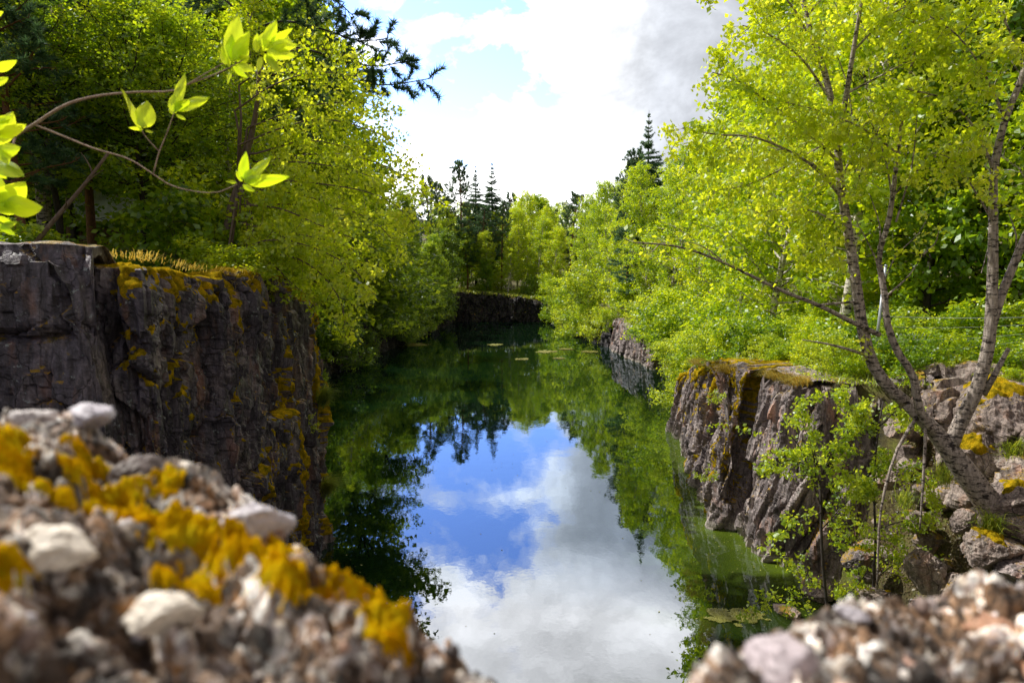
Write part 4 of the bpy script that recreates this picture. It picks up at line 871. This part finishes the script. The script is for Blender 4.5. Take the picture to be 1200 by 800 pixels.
# sapling in front of the right-hand rocks
rg = np.random.default_rng(33); s0 = P(968, 712, 12.2); st = empty('sapling', s0); tag(st, 'thin dark-stemmed sapling with loose yellow-green leaves in front of the rock block', 'sapling')
wd = MB(); pts = []
def gs(sp, r, ns, sl, per, Yk=14):
    p = smooth_path(paths(sp), Yk); grow(wd, pts, p, r, rg, ns, sl, per, .055, t0=.15, droop=.02)
main = smooth_path(paths([(972, 730, 12.2), (967, 690, 12.2), (963, 640, 12.2), (962, 580, 12.2), (960, 565, 12.2)]), 10); wd.tube(main, np.linspace(.032, .022, 10), 7)
main2 = smooth_path(paths([(1030, 730, 12), (1024, 690, 12), (1026, 630, 12), (1024, 560, 12), (1030, 500, 12), (1035, 470, 12)]), 12); wd.tube(main2, np.linspace(.028, .014, 12), 7)
for sp, ns, per in [([(961, 568, 12.2), (945, 545, 12), (920, 540, 11.9), (895, 555, 11.8)], 10, 22), ([(960, 566, 12.2), (975, 530, 12.1), (1000, 500, 12), (1020, 480, 11.9)], 13, 26), ([(961, 590, 12.2), (935, 520, 12), (900, 500, 11.9), (860, 495, 11.8), (830, 490, 11.7)], 6, 7),
                ([(960, 566, 12.2), (950, 520, 12.1), (940, 490, 12), (955, 465, 12)], 11, 24), ([(963, 620, 12.2), (990, 590, 12), (1020, 560, 11.9), (1040, 540, 11.8)], 12, 24), ([(962, 600, 12.2), (940, 610, 12), (915, 625, 11.9), (900, 640, 11.8)], 8, 14),
                ([(966, 650, 12.2), (990, 640, 12), (1015, 630, 11.9), (1050, 635, 11.8)], 10, 20), ([(1024, 560, 12), (1050, 550, 11.9), (1080, 560, 11.8), (1100, 590, 11.7)], 11, 18), ([(1026, 620, 12), (1060, 610, 11.9), (1095, 610, 11.8)], 9, 15),
                ([(968, 690, 12.2), (940, 670, 12), (915, 650, 11.9)], 7, 14), ([(1026, 520, 12), (1000, 480, 11.9), (985, 460, 11.8)], 10, 22), ([(1030, 500, 12), (1055, 480, 11.9), (1070, 500, 11.8)], 9, 20), ([(968, 700, 12.2), (930, 700, 12), (890, 705, 11.9), (865, 715, 11.8)], 7, 16),
                ([(1024, 680, 12), (1050, 660, 11.9), (1090, 650, 11.8)], 9, 16), ([(1024, 660, 12), (1000, 690, 11.9), (985, 700, 11.8)], 8, 18), ([(1026, 590, 12), (1005, 570, 11.8), (985, 560, 11.7)], 9, 22)]:
    gs(sp, .012, int(ns*1.6), .36, int(per*1.8))
finish(st, wd, pts, rg, .07, 'bush_leaf', 'dark_bark', up=.3, aspect=.7)

# overhanging alder at the end of the left cliff
rg = np.random.default_rng(35); a0 = np.array([-6.6, 15.2, 6.7]); al = empty('overhanging_tree', a0); tag(al, 'bright yellow-green tree hanging out over the end of the mossy left cliff', 'tree'); wd = MB(); pts = []
tr = wander(a0-np.array([0, 0, .3]), (.25, .05, 1), 5.2, 10, rg, .07, .0); wd.tube(tr, np.linspace(.13, .04, 11), 8)
for sp, ns, per in [([(270, 300, 14.6), (310, 282, 14.2), (350, 285, 13.9), (390, 300, 13.7), (425, 325, 13.6), (438, 345, 13.5)], 22, 34), ([(300, 300, 14.6), (340, 300, 14.1), (375, 320, 13.9), (400, 355, 13.8), (405, 395, 13.8)], 20, 34),
                ([(290, 240, 15), (330, 245, 14.5), (370, 262, 14.2), (410, 278, 14), (440, 292, 13.9)], 18, 30), ([(290, 290, 14.8), (320, 310, 14.2), (345, 335, 14), (370, 350, 13.9)], 18, 34), ([(280, 260, 15), (320, 272, 14.5), (360, 292, 14.2)], 18, 34),
                ([(290, 200, 15.2), (340, 190, 15), (390, 195, 14.8), (430, 205, 14.6)], 18, 28), ([(280, 170, 15.2), (330, 150, 15), (380, 140, 14.9), (440, 155, 14.8), (490, 185, 14.7)], 20, 24), ([(280, 220, 15.2), (330, 225, 15), (380, 235, 14.8)], 18, 30),
                ([(275, 130, 15.2), (320, 100, 15), (370, 85, 14.9), (420, 90, 14.8)], 18, 24), ([(265, 310, 14.4), (290, 325, 13.9), (320, 335, 13.7)], 12, 26), ([(300, 180, 15), (360, 165, 14.9), (420, 175, 14.8)], 16, 26), ([(300, 210, 15.2), (370, 215, 14.9), (430, 225, 14.6), (470, 245, 14.4), (490, 270, 14.3)], 24, 30), ([(290, 150, 15.6), (360, 125, 15.3), (420, 120, 15), (455, 130, 14.8)], 20, 26), ([(280, 240, 15.5), (350, 240, 15.2), (420, 250, 15), (455, 275, 14.8), (470, 300, 14.7)], 22, 28), ([(300, 190, 15.8), (380, 180, 15.5), (440, 190, 15.2), (485, 215, 15), (505, 240, 15)], 22, 28), ([(280, 100, 15.8), (340, 60, 15.5), (390, 60, 15.3), (425, 75, 15.2)], 18, 24), ([(290, 270, 15.4), (350, 275, 15), (410, 290, 14.8), (440, 315, 14.7)], 20, 26)]:
    p = smooth_path(paths(sp), 12); grow(wd, pts, p, .022, rg, int(ns*1.3), .55, int(per*1.35), .085, t0=.1, droop=-.10)
    wd.tube(np.array([tr[6]*.5+tr[4]*.5, (tr[6]+p[0])/2+np.array([0, 0, .1]), p[0]]), [.035, .03, .022], 6)
finish(al, wd, pts, rg, .085, 'birch_leaf_near', 'twig', up=.4, aspect=.75)

# tall pine with limbs across the sky at the upper left
rg = np.random.default_rng(36); p0 = np.array([float(P(290, 300, 19)[0]), 19.0, 6.7]); pt = empty('pine_tree', p0); tag(pt, 'tall pine whose blue-green limbs stretch right across the sky at upper left', 'pine'); wd = MB(); nbm = MB(); C_ = []; D_ = []
tr = smooth_path(np.array([p0-[0, 0, .4], P(292, 200, 19), P(290, 100, 19), P(286, 0, 19), P(282, -140, 19)]), 16); wd.tube(tr, np.linspace(.2, .07, 16), 10)
for sp, L in [([(290, 95, 19), (340, 85, 18.8), (400, 92, 18.6), (450, 100, 18.5), (505, 92, 18.4)], .9), ([(288, 40, 19), (330, 25, 18.8), (380, 35, 18.6), (420, 48, 18.5), (455, 45, 18.4)], .9), ([(290, 70, 19), (340, 55, 18.7), (400, 70, 18.5), (440, 78, 18.4), (485, 70, 18.3)], .9), ([(288, 10, 19), (340, -10, 18.8), (390, 0, 18.6), (415, 20, 18.5)], 1),
              ([(290, 120, 19), (250, 100, 18.8), (210, 95, 18.6)], .9), ([(288, 60, 19), (240, 40, 18.8), (180, 30, 18.6)], 1), ([(286, 20, 19), (250, -10, 19.3), (200, -30, 19.5)], 1), ([(292, 150, 19), (330, 140, 18.9), (370, 145, 18.8)], .6), ([(284, -60, 19), (340, -80, 18.8), (390, -70, 18.5)], 1), ([(284, -90, 19), (220, -110, 18.8)], 1)]:
    p = smooth_path(paths(sp), 12); tp = []; grow(wd, [], p, .04, rg, 22, L, 1, .01, t0=.3, droop=.04, twigpts=tp)
    for sub, dd in tp:
        for t_ in np.linspace(.25, 1, 6): q, e = at(sub, min(t_, .999)); C_.append(q); D_.append(unit(e+np.array([0, 0, .3])))
needles(nbm, C_, D_, .21, rg, 30, .11, .9); o = -p0
tk = wd.build('trunk', M['dark_bark'], pt); cr = nbm.build('crown', M['pine_needle'], pt)
for ob in (tk, cr): ob.data.transform(__import__('mathutils').Matrix.Translation(tuple(o)))

# bare trunks on the left
rg = np.random.default_rng(37)
q0 = P(58, 300, 15.5); q0[2] = 7.0; gb = empty('birch_tree', q0); tag(gb, 'old grey-white birch trunk rising behind the foreground twig at the far left', 'birch'); wd = MB()
tr = smooth_path(np.array([q0-[0, 0, .3], P(50, 220, 15.5), P(58, 120, 15.5), P(66, 40, 15.5), P(70, -120, 15.5)]), 16); wd.tube(tr-q0, np.linspace(.16, .10, 16), 10)
pl = []
for i in range(10):
    p, d = at(tr, .55+.44*i/10); an = i*2.4; grow(wd, pl, wander(p-q0, (math.cos(an), math.sin(an), .5), 1.5, 5, rg, .15), .02, rg, 7, .6, 22, .12)
wd.build('trunk', M['old_birch_bark'], gb); lb = MB(); leaves(lb, np.concatenate([a for a, _ in pl]), .09, rg); lb.build('crown', M['dark_leaf'], gb)
q0 = P(33, 296, 12.6); lt = MB(); tr = smooth_path(np.array([P(30, 300, 12.6), P(60, 262, 12.8), P(100, 215, 13.1), P(128, 178, 13.3)]), 10); lt.tube(tr-q0, np.linspace(.05, .028, 10), 8)
for (i, dx) in ((4, .3), (6, .35), (7, -.2)): lt.tube(wander(tr[i]-q0, (dx*2, .1, .6), .5, 4, rg, .2), np.linspace(.018, .005, 5), 4)
lo = lt.build('dead_trunk', M['twig']); lo.location = tuple(q0); tag(lo, 'slanting thin grey dead trunk leaning right above the near left cliff', 'dead trunk')

# ------------------------------------------------------------------ foreground twig with big backlit leaves
rg = np.random.default_rng(38); f0 = np.array([-5.0, 2.4, 5.55]); fb = empty('leafy_sapling', f0); tag(fb, 'close sapling reaching in from the left with large glowing lime-green leaves', 'sapling'); wd = MB()
K = 4.0
def W(sp, r0, r1, n=12, s=8):
    r0 *= 1.2; r1 *= 1.2
    p = smooth_path(np.array([P(a, b, c)-f0 for a, b, c in sp]), n); wd.tube(p, np.linspace(r0, r1, n), s); return p
wd.tube(smooth_path(np.array([f0-f0-[0, 0, .1], [.15, 0.15, .9], P(-190, 250, K)-f0, P(-90, 205, K)-f0, P(0, 170, K)-f0]), 14), np.linspace(.03, .0125, 14), 8)
W([(-2, 171, K), (20, 158, K), (40, 146, K), (75, 124, K), (112, 113, K), (160, 108, K), (200, 107, K), (222, 98, K), (245, 90, K), (268, 80, K), (292, 66, K)], .0085, .0022, 24)
W([(218, 100, K), (238, 88, K), (252, 80, K), (262, 74, K)], .0028, .0018, 8)
W([(40, 146, K), (70, 158, K), (110, 174, K), (150, 186, K), (178, 203, K), (205, 219, K), (250, 226, K), (278, 216, K)], .0050, .0022, 22)
W([(180, 203, K), (186, 180, K), (196, 155, K), (204, 132, K)], .0034, .002, 8); W([(186, 177, K), (172, 162, K), (166, 152, K)], .0026, .0018, 6)
W([(18, 160, K), (5, 200, K-.1), (-20, 230, K-.2)], .005, .004, 8); W([(0, 250, K-.1), (15, 245, K-.1), (10, 250, K-.1)], .003, .002, 5)
fb_t = wd.build('stem', M['grey_twig'], fb)
def big_leaf(mb, base, tip, wid, curl=.15, twist=0.0):
    a = np.array(P(*base))-f0; t = np.array(P(*tip))-f0; ax = t-a; L = np.linalg.norm(ax); ax = ax/L
    view = unit((a+f0)-CAM); sdv = unit(np.cross(ax, view)); nr = np.cross(sdv, ax)
    sdv = unit(sdv*math.cos(twist)+nr*math.sin(twist)); nr = np.cross(sdv, ax)
    U = np.linspace(0, 1, 9)[:, None]; Vv = np.linspace(-1, 1, 7)[None]
    w = .80*wid*L*np.sin(PI*np.clip(U, 0, 1)**.82)**.8*(1-.15*U)
    p = a+ax*(U*L)[..., None]+sdv*(Vv*w)[..., None]+nr*(curl*L*(U-.3)**2*1.3+.22*w*np.abs(Vv)+.02*L*np.sin(Vv*5+U*9))[..., None]
    mb.add(p, grid_q(9, 7), None, np.clip(.25+.35*rg.random()+.30*np.abs(Vv)*(.8+.4*np.sin(U*40+np.abs(Vv)*9))+0*U, 0, 1).ravel())
CLUST = {
 'a': [((166, 154), (147, 102), .16, 1.1), ((168, 150), (172, 116), .42, .2), ((168, 152), (150, 150), .2, .6), ((170, 153), (180, 155), .25, .5), ((168, 148), (160, 130), .28, .4)],
 'b': [((204, 133), (214, 84), .20, .8), ((206, 128), (245, 113), .22, .6), ((204, 132), (203, 110), .42, .2), ((204, 133), (196, 128), .3, .4), ((206, 134), (218, 140), .25, .5), ((205, 130), (222, 118), .35, .3)],
 'c': [((284, 212), (289, 177), .24, .4), ((286, 214), (317, 182), .20, .7), ((288, 215), (340, 209), .20, .4), ((284, 213), (276, 200), .3, .4), ((284, 217), (298, 224), .3, .3), ((286, 212), (296, 198), .38, .2), ((278, 214), (264, 212), .2, .6), ((286, 213), (306, 206), .3, .3)],
 'd': [((268, 78), (262, 45), .2, .6), ((272, 74), (281, 14), .26, .4), ((274, 72), (294, 36), .26, .3), ((276, 72), (292, 68), .3, .4), ((272, 78), (290, 92), .25, .5), ((275, 76), (298, 82), .3, .3), ((264, 76), (258, 58), .3, .5), ((270, 70), (272, 40), .3, .2), ((270, 84), (266, 98), .2, .4), ((282, 70), (290, 50), .4, .2)],
 'e': [((300, 62), (302, 38), .25, .4), ((308, 60), (323, 22), .26, .5), ((312, 55), (350, 52), .26, .4), ((312, 60), (347, 65), .30, .3), ((312, 64), (328, 84), .24, .6), ((306, 66), (302, 84), .25, .3), ((316, 52), (345, 34), .2, .7), ((308, 66), (325, 72), .4, .2), ((305, 55), (315, 36), .35, .2), ((318, 58), (338, 46), .3, .3)],
 'f': [((-5, 170), (15, 130), .34, .3), ((-8, 160), (30, 148), .28, .4), ((-5, 180), (22, 172), .4, .3), ((-8, 190), (26, 204), .34, .5), ((-4, 168), (10, 192), .4, .3), ((-10, 150), (12, 135), .3, .4), ((-8, 84), (20, 72), .25, .5), ((-10, 20), (4, 14), .3, .3), ((-8, 100), (10, 90), .3, .3), ((-5, 200), (8, 210), .4, .3)],
 'g': [((-2, 246), (30, 214), .38, .3), ((4, 242), (48, 244), .34, .4), ((-4, 240), (12, 218), .4, .3), ((0, 250), (28, 232), .4, .2), ((0, 268), (20, 258), .3, .5), ((-4, 262), (18, 276), .25, .4), ((-4, 254), (14, 262), .3, .4), ((-2, 230), (-5, 200), .4, .3)]}
for nm, ls in CLUST.items():
    lm = MB()
    for (a, b, w_, t_) in ls:
        k = K if nm not in 'fg' else K-.2; big_leaf(lm, (a[0], a[1], k+rg.uniform(-.02, .02)), (b[0], b[1], k+rg.uniform(-.05, .05)), w_, rg.uniform(.05, .25), t_*rg.choice([-1, 1])*.8)
    lm.build('leaf_cluster', M['hero_leaf'], fb)

# ------------------------------------------------------------------ fence, roof patch, floating mats
fo = np.array([float(P(1028, 400, 16.4)[0]), 16.4, 4.5]); fe = empty('wire_fence', fo); tag(fe, 'sagging wire fence with a tilted metal post behind the leaning birch', 'fence')
tops = []
for (a, b) in [((1026, 410, 16.4), (1038, 312, 16.4)), ((1205, 400, 15.0), (1207, 330, 15.0)), ((1330, 410, 13.8), (1333, 320, 13.8))]:
    p = P(*a)-fo; q = P(*b)-fo; p = p-(q-p)*.35; m = MB(); m.tube([p, q], [.035, .033], 8); m.tube([q, q+unit(q-p)*.04], [.045, .02], 8); m.build('fence_post', M['wire'], fe); tops.append((p, q))
for k, f in enumerate((.56, .47, .36, .27)):
    m = MB(); 
    for (a, b) in zip(tops[:-1], tops[1:]):
        s, e = a[0]+(a[1]-a[0])*f, b[0]+(b[1]-b[0])*f; t = np.linspace(0, 1, 12)[:, None]; p = s*(1-t)+e*t; p[:, 2] -= (.03+.02*k)*np.sin(PI*t[:, 0]); m.tube(p, .004 if k else .007, 4)
    m.build('fence_wire', M['wire'], fe)
m = MB(); s = P(1018, 428, 16.2)-fo; 
for i in range(13):
    m.tube([s+np.array([i*.09, .1, -.1]), s+np.array([i*.09+.45, .15, .75])], .004, 3); m.tube([s+np.array([i*.09+.45, .12, -.1]), s+np.array([i*.09, .14, .75])], .004, 3)
m.build('mesh_panel', M['wire'], fe)
sh0 = P(125, 285, 19.5); sh0[2] = gz(sh0[0], 19.5)-.1; sh = empty('shed', sh0); tag(sh, 'small wooden shed with a shiny tin roof half hidden in the left wood', 'shed')
r_ = MB(); cr_ = P(125, 243, 19.5)-sh0
n = 34; U = np.linspace(-1.0, 1.0, n); V_ = np.linspace(-.7, .7, 5); uu, vv = np.meshgrid(U, V_, indexing='ij'); slope = .62
zz = vv*math.sin(slope)+.018*np.cos(uu*2*PI/.14)-.30*uu*.8
r_.add(st3(cr_[0]+uu, cr_[1]+vv*math.cos(slope), cr_[2]+zz), grid_q(n, 5)); r_.build('roof', M['tin'], sh)
w_ = MB(); hb = cr_[2]-.25
for i in range(12): w_.box((cr_[0]-.83+i*.15, cr_[1]+.0, hb/2-.1), (.14, .9, hb-.45), a=.5)
w_.build('wall', M['planks'], sh)
d_ = MB(); d_.box((cr_[0]+.2, cr_[1]-.47, (hb-.6)/2), (.5, .03, hb-.8)); d_.build('door', M['planks'], sh)

MAT = [(640, 412, 26, 'thin pale floating mat nearest the right of the far pond'), (662, 409, 20, 'small yellow mat floating beside the pale one'), (612, 421, 16, 'short green algae mat in mid pond'), (690, 412, 22, 'algae mat floating under the farther bright rock face'), (486, 404, 40, 'long grey-green mat floating by the shaded left bank'), (655, 420, 14, 'faint algae speck in front of the two mats'), (580, 404, 18, 'thin streak of algae before the far cliff')]
for (px, py, w, lb) in MAT:
    d = P(px, py, 1.0)-CAM; t = -7.0/d[2]; c = CAM+d*t; ww = w/800*t*.5; m = MB(); rr_ = np.random.default_rng(px)
    q_ = rr_.uniform(-1, 1, size=(5200, 2)); kq = (q_**2).sum(1)*(1+.9*fbm(st3(q_[:, 0]*2.2, q_[:, 1]*2.2, px*1.0), 3, 1)) < .55+.4*vn(st3(q_[:, 0]*5, q_[:, 1]*5, px*1.0), 4)
    leaves(m, st3(q_[kq, 0]*ww, q_[kq, 1]*ww*1.2, rr_.uniform(.004, .02, kq.sum())), .09, rr_, 12.0, droop=0, cl=np.full(kq.sum(), .3+.5*rr_.random()))
    o = m.build('algae_mat', M['scum'], loc=(0, 0, 0)); o.location = (c[0], c[1], 0.004); tag(o, lb, 'algae mat')
m = MB(); c = np.array([4.5, 13.3, 0.0]); rr_ = np.random.default_rng(4); q_ = rr_.uniform(-1, 1, size=(16000, 2)); kq = (q_**2).sum(1)*(1+.9*fbm(st3(q_[:, 0]*2.0, q_[:, 1]*2.0, 3.), 3, 1)) < .50+.45*vn(st3(q_[:, 0]*5, q_[:, 1]*5, 1.0), 4)
leaves(m, st3(q_[kq, 0]*.85, q_[kq, 1]*.42, rr_.uniform(.003, .02, kq.sum())), .028, rr_, 12.0, droop=0)
o = m.build('algae_mat', M['scum']); o.location = tuple(c); tag(o, 'yellow-brown algae mat at the near right corner of the pond beside the boulder', 'algae mat')

# ------------------------------------------------------------------ grass, leaf litter, moss cushions (uncountable)
def blades(mb, c, rg, h=.25, w=.012, lean=.5, out=None):
    c = np.asarray(c, float); n = len(c); an = rg.uniform(0, 2*PI, n); d = np.stack([np.cos(an), np.sin(an), 0*an], -1)
    if out is not None: d = unit(d*.6+out)
    hh = (h*rg.uniform(.4, 1.3, n))[:, None]; ln = lean*rg.uniform(.3, 1.5, n)[:, None]; sdv = np.stack([-d[:, 1], d[:, 0], 0*an], -1)*w; up = np.array([0, 0, 1.0])
    m1 = c+up*hh*.55+d*hh*ln*.35; m2 = c+up*hh*(1-ln*.45)+d*hh*ln
    v = np.stack([c-sdv, c+sdv, m1+sdv*.8, m1-sdv*.8, m2], 1).reshape(-1, 3); b = np.arange(n)[:, None]*5
    mb.add(v, b+np.array([0, 1, 2, 3]), b+np.array([3, 2, 4]), np.repeat(rg.random(n), 5))
rg = np.random.default_rng(55)
def scatter(n, x0, x1, y0, y1, fn=None):
    x = rg.uniform(x0, x1, n); y = rg.uniform(y0, y1, n); d = sdist(x, y); k = d > .5
    if fn is not None: k &= fn(x, y)
    x, y = x[k], y[k]; return st3(x, y, G(x, y))
m = MB()
blades(m, scatter(16000, 5.5, 14, 14.5, 34), rg, .26, .009); blades(m, scatter(16000, -10, 8, 95.5, 106), rg, .6, .05); blades(m, scatter(7000, 5, 16, 34, 64), rg, .45, .03)
tag(m.build('grass', M['grass']), 'tufted green grass on the banks and the far ledge', 'grass', kind='stuff')
m = MB(); leaves(m, scatter(30000, 5.5, 16, 14.5, 30)+np.abs(rg.normal(size=(1, 1)))*0+np.array([0, 0, .08]), .07, rg, 1.2); leaves(m, scatter(30000, -14, -5, 9.8, 20)+np.array([0, 0, .06]), .06, rg, 1.2)
tag(m.build('ground_cover', M['bush_leaf']), 'low leafy ground cover under the trees', 'ground cover', kind='stuff')
c = scatter(60000, -14, 14, 9.5, 26, lambda x, y: (x < -5) | (y < 18)); m = MB(); leaves(m, c+np.array([0, 0, .02]), .05, rg, 2.5)
xs = rg.uniform(7.2, 11.5, 60000); ys = rg.uniform(9, 14.6, 60000); dd = sdist(xs, ys); k = dd > .1; leaves(m, st3(xs[k], ys[k], G(xs[k], ys[k])+.02), .05, rg, 2.0)
tag(m.build('leaf_litter', M['litter']), 'brown fallen leaves on the slope and forest floor', 'leaf litter', kind='stuff')
# dry grass hanging over the lips of the cliffs
def lip(mb, pts, n, rg, h, w, drop=.2, inland=.3, lean=1.3):
    S, Q = resample(pts, .1); k = rg.integers(0, len(Q)-1, n); tg = unit(Q[k+1]-Q[k]); nr = np.stack([tg[:, 1], -tg[:, 0], 0*k], -1)
    f = vn(st3(S[k]*1.3, 0*S[k], 5.0), 8) > -.25; c = Q[k]+nr*rg.uniform(-inland, .05, n)[:, None]; c[:, 2] -= rg.uniform(-.06, drop, n); blades(mb, c[f], rg, h, w, lean, nr[f])
m = MB()
lip(m, [(-5.0, 11.8, 6.98), (-4.85, 12.9, 6.9), (-4.75, 14.5, 6.6), (-4.7, 16.0, 6.4), (-4.75, 16.6, 6.3)], 2600, rg, .20, .005, .35, .5)
lip(m, [(6.5, 25, 3.7), (6.0, 20, 4.2), (5.6, 18.2, 4.35)], 3000, rg, .22, .006, .1, .5)
lip(m, [(6.4, 17.7, 4.4), (6.45, 15.4, 4.45), (8, 14.7, 4.55)], 2500, rg, .2, .006, .1, .5)
lip(m, [(-6, 9.5, 7.25), (-5.1, 9.8, 7.18), (-4.95, 11.5, 7.0)], 400, rg, .10, .005, .05, .4)
tag(m.build('dry_grass', M['dry_grass']), 'straw-coloured dry grass hanging over the cliff edges', 'grass', kind='stuff')
xs = rg.uniform(-13, 12.5, 60000); ys = rg.uniform(10, 95, 60000)**1.0; dd = -sdist(xs, ys); wv = np.exp(-np.clip(dd, 0, 99)/.7)*.35+.012; k = (dd > .05) & (rg.random(60000) < wv*(1+fbm(st3(xs*.6, ys*.3, 0.), 2, 9)*1.5))
m = MB(); leaves(m, st3(xs[k], ys[k], .006+0*xs[k]), .05, rg, 14.0, droop=0); tag(m.build('floating_debris', M['scum']), 'pollen and fallen leaves drifting on the water near the banks', 'debris', kind='stuff')
# single grass tufts and ferns growing from cracks
TUFT = [((378, 470, 16.3), 700, .42, .006, (1, -.3, 0), 'bright grass tuft growing from the edge of the left cliff, the upper one'), ((382, 575, 16.4), 700, .45, .006, (1, -.3, 0), 'bright grass tuft growing from the edge of the left cliff, the lower one'),
        ((1160, 622, 10.4), 260, .34, .006, (-.2, -.5, 0), 'grass tuft on the tan stone below the birch base'), ((1188, 535, 11.6), 260, .32, .007, (0, -.5, 0), 'grass tuft between the stones right of the birch fork'), ((1060, 590, 12.2), 200, .26, .006, (0, -.5, 0), 'small grass tuft in the leaf litter beside the sapling'),
        ((1105, 560, 11.7), 200, .26, .006, (0, -.5, 0), 'small grass tuft left of the leaning birch trunk')]
for i, (pp, n, h, w, out, lb) in enumerate(TUFT):
    c0 = P(*pp); m = MB(); c = rg.normal(size=(n, 3))*np.array([.06, .10, .08]); blades(m, c, rg, h, w, .9, np.array(out, float)[None]); o = m.build('grass_tuft', M['grass']); o.location = tuple(c0); tag(o, lb, 'grass tuft')
FERN = [((200, 412, 11.0), 'little green fern on the mossy face of the left cliff'), ((355, 500, 15.6), 'pale small plant low on the left cliff edge'), ((830, 560, 17.8), 'small leafy plant on the block left of the cleft'), ((845, 470, 18.0), 'small leafy plant near the top of the dark cleft')]
for i, (pp, lb) in enumerate(FERN):
    c0 = P(*pp); ro = empty('small_plant', c0); tag(ro, lb, 'plant'); wd = MB(); pl = []
    for a in range(7):
        an = a*.9; grow(wd, pl, wander((0, 0, 0), (math.cos(an)*.8+(.5 if c0[0] < 0 else -.6), math.sin(an)*.6-.5, .6), .38, 5, rg, .12, -.08), .004, rg, 8, .12, 7, .015)
    wd.build('stem', M['twig'], ro); lb_ = MB(); leaves(lb_, np.concatenate([a for a, _ in pl]), .05, rg, 1.0); lb_.build('leaves', M['bush_leaf'], ro)
# ------------------------------------------------------------------ light
SUN_AZ = math.radians(68)    # to the left of the viewing direction
SUN_EL = math.radians(50)
sd = bpy.data.lights.new('sun', 'SUN'); so = bpy.data.objects.new('sun', sd); COL.objects.link(so)
to_sun = Vector((-math.sin(SUN_AZ)*math.cos(SUN_EL), math.cos(SUN_AZ)*math.cos(SUN_EL), math.sin(SUN_EL)))
so.rotation_euler = to_sun.to_track_quat('Z', 'Y').to_euler(); sd.energy = 5.0; sd.angle = math.radians(.5); sd.color = (1, .96, .87)
so.location = (-20, 20, 40)

def world():
    w = bpy.data.worlds.new('World'); scene.world = w; w.use_nodes = True; nt = w.node_tree; nt.nodes.clear()
    sky = nt.nodes.new('ShaderNodeTexSky'); sky.sky_type = 'NISHITA'; sky.sun_disc = False
    sky.sun_elevation = SUN_EL; sky.sun_rotation = -SUN_AZ; sky.altitude = 100; sky.dust_density = .6; sky.ozone_density = 2.0
    d = nd(nt, 'ShaderNodeTexCoord').outputs['Generated']
    sx = nd(nt, 'ShaderNodeSeparateXYZ', {0: d}); x, y, z = sx.outputs
    n1 = noise(nt, mapped(nt, d, (1, 1, 1.5)), 9.0, 10, .58, .2)
    wx = noise(nt, mapped(nt, d, (1, 1, 1)), 3.5, 6, .6)
    xw = math_(nt, 'ADD', x, math_(nt, 'MULTIPLY', math_(nt, 'SUBTRACT', wx, .5), .35))
    zw = math_(nt, 'ADD', z, math_(nt, 'MULTIPLY', math_(nt, 'SUBTRACT', n1, .5), .10))
    zb = ramp(nt, zw, [(0, .85), (.10, .68), (.17, .52), (.24, .45), (.34, .45), (.41, .46), (.45, .70), (.60, .75), (.8, .5), (1, .45)])
    rc = ramp(nt, xw, [(0, 0), (.03, .02), (.16, .42), (.5, .45)])
    lf = ramp(nt, math_(nt, 'MULTIPLY', xw, -1), [(.30, 0), (.42, .12), (.6, .2)])
    b = math_(nt, 'ADD', math_(nt, 'SUBTRACT', zb, .5), math_(nt, 'ADD', rc, lf))
    s = math_(nt, 'ADD', n1, b)
    mask = ramp(nt, s, [(.44, 0), (.53, .35), (.60, .85), (.68, 1)])
    n2 = noise(nt, mapped(nt, d, (1, 1, 1.4)), 7.0, 8, .6, .3)
    shade = ramp(nt, n2, [(.32, .55), (.5, .82), (.64, 1.1)])
    right = ramp(nt, xw, [(0, 1), (.05, .9), (.12, .48), (.20, .26), (.5, .24)])
    up = ramp(nt, z, [(0, 1), (.40, 1), (.47, 1.25), (.62, .8), (1, .25)])
    rr = mixc(nt, ramp(nt, z, [(.37, 0), (.47, .9)]), right, (1, 1, 1))
    cl = mixc(nt, 1.0, mixc(nt, 1.0, shade, rr, 'MULTIPLY'), up, 'MULTIPLY')
    tint = mixc(nt, ramp(nt, x, [(.04, 0), (.2, 1)]), (1, 1, 1), (.88, .92, 1.0))
    tint = mixc(nt, ramp(nt, z, [(.37, 0), (.46, 1)]), tint, (1.1, .97, .86))
    cc = nd(nt, 'ShaderNodeVectorMath', {0: mixc(nt, 1.0, cl, tint, 'MULTIPLY'), 1: (CL, CL, CL)}, operation='MULTIPLY').outputs[0]
    gain = ramp(nt, z, [(0, 1), (.5, 1), (.7, .4), (1, .3)])
    sk = nd(nt, 'ShaderNodeVectorMath', {0: sky.outputs[0], 1: SKG}, operation='MULTIPLY').outputs[0]
    sk = nd(nt, 'ShaderNodeVectorMath', {0: sk, 1: gain}, operation='MULTIPLY').outputs[0]
    mx = nt.nodes.new('ShaderNodeMix'); mx.data_type = 'RGBA'; mx.clamp_result = False
    nt.links.new(mask, mx.inputs[0]); nt.links.new(sk, mx.inputs[6]); nt.links.new(cc, mx.inputs[7])
    front = ramp(nt, y, [(0, .22), (.25, .35), (.6, 1)])
    fm = nd(nt, 'ShaderNodeVectorMath', {0: mx.outputs[2], 1: front}, operation='MULTIPLY').outputs[0]
    bg = nd(nt, 'ShaderNodeBackground', {'Color': fm, 'Strength': .1})
    nt.links.new(bg.outputs[0], nd(nt, 'ShaderNodeOutputWorld').inputs[0])
CL = 38.0; SKG = (3.7, 4.1, 5.6)
world()
scene.view_settings.view_transform = 'Standard'; scene.view_settings.look = 'None'; scene.view_settings.exposure = 0
c = scene.cycles
c.max_bounces = 8; c.diffuse_bounces = 3; c.glossy_bounces = 3; c.transmission_bounces = 5; c.transparent_max_bounces = 4
c.sample_clamp_indirect = 6; c.caustics_reflective = False; c.caustics_refractive = False
try: c.use_denoising = True
except Exception: pass
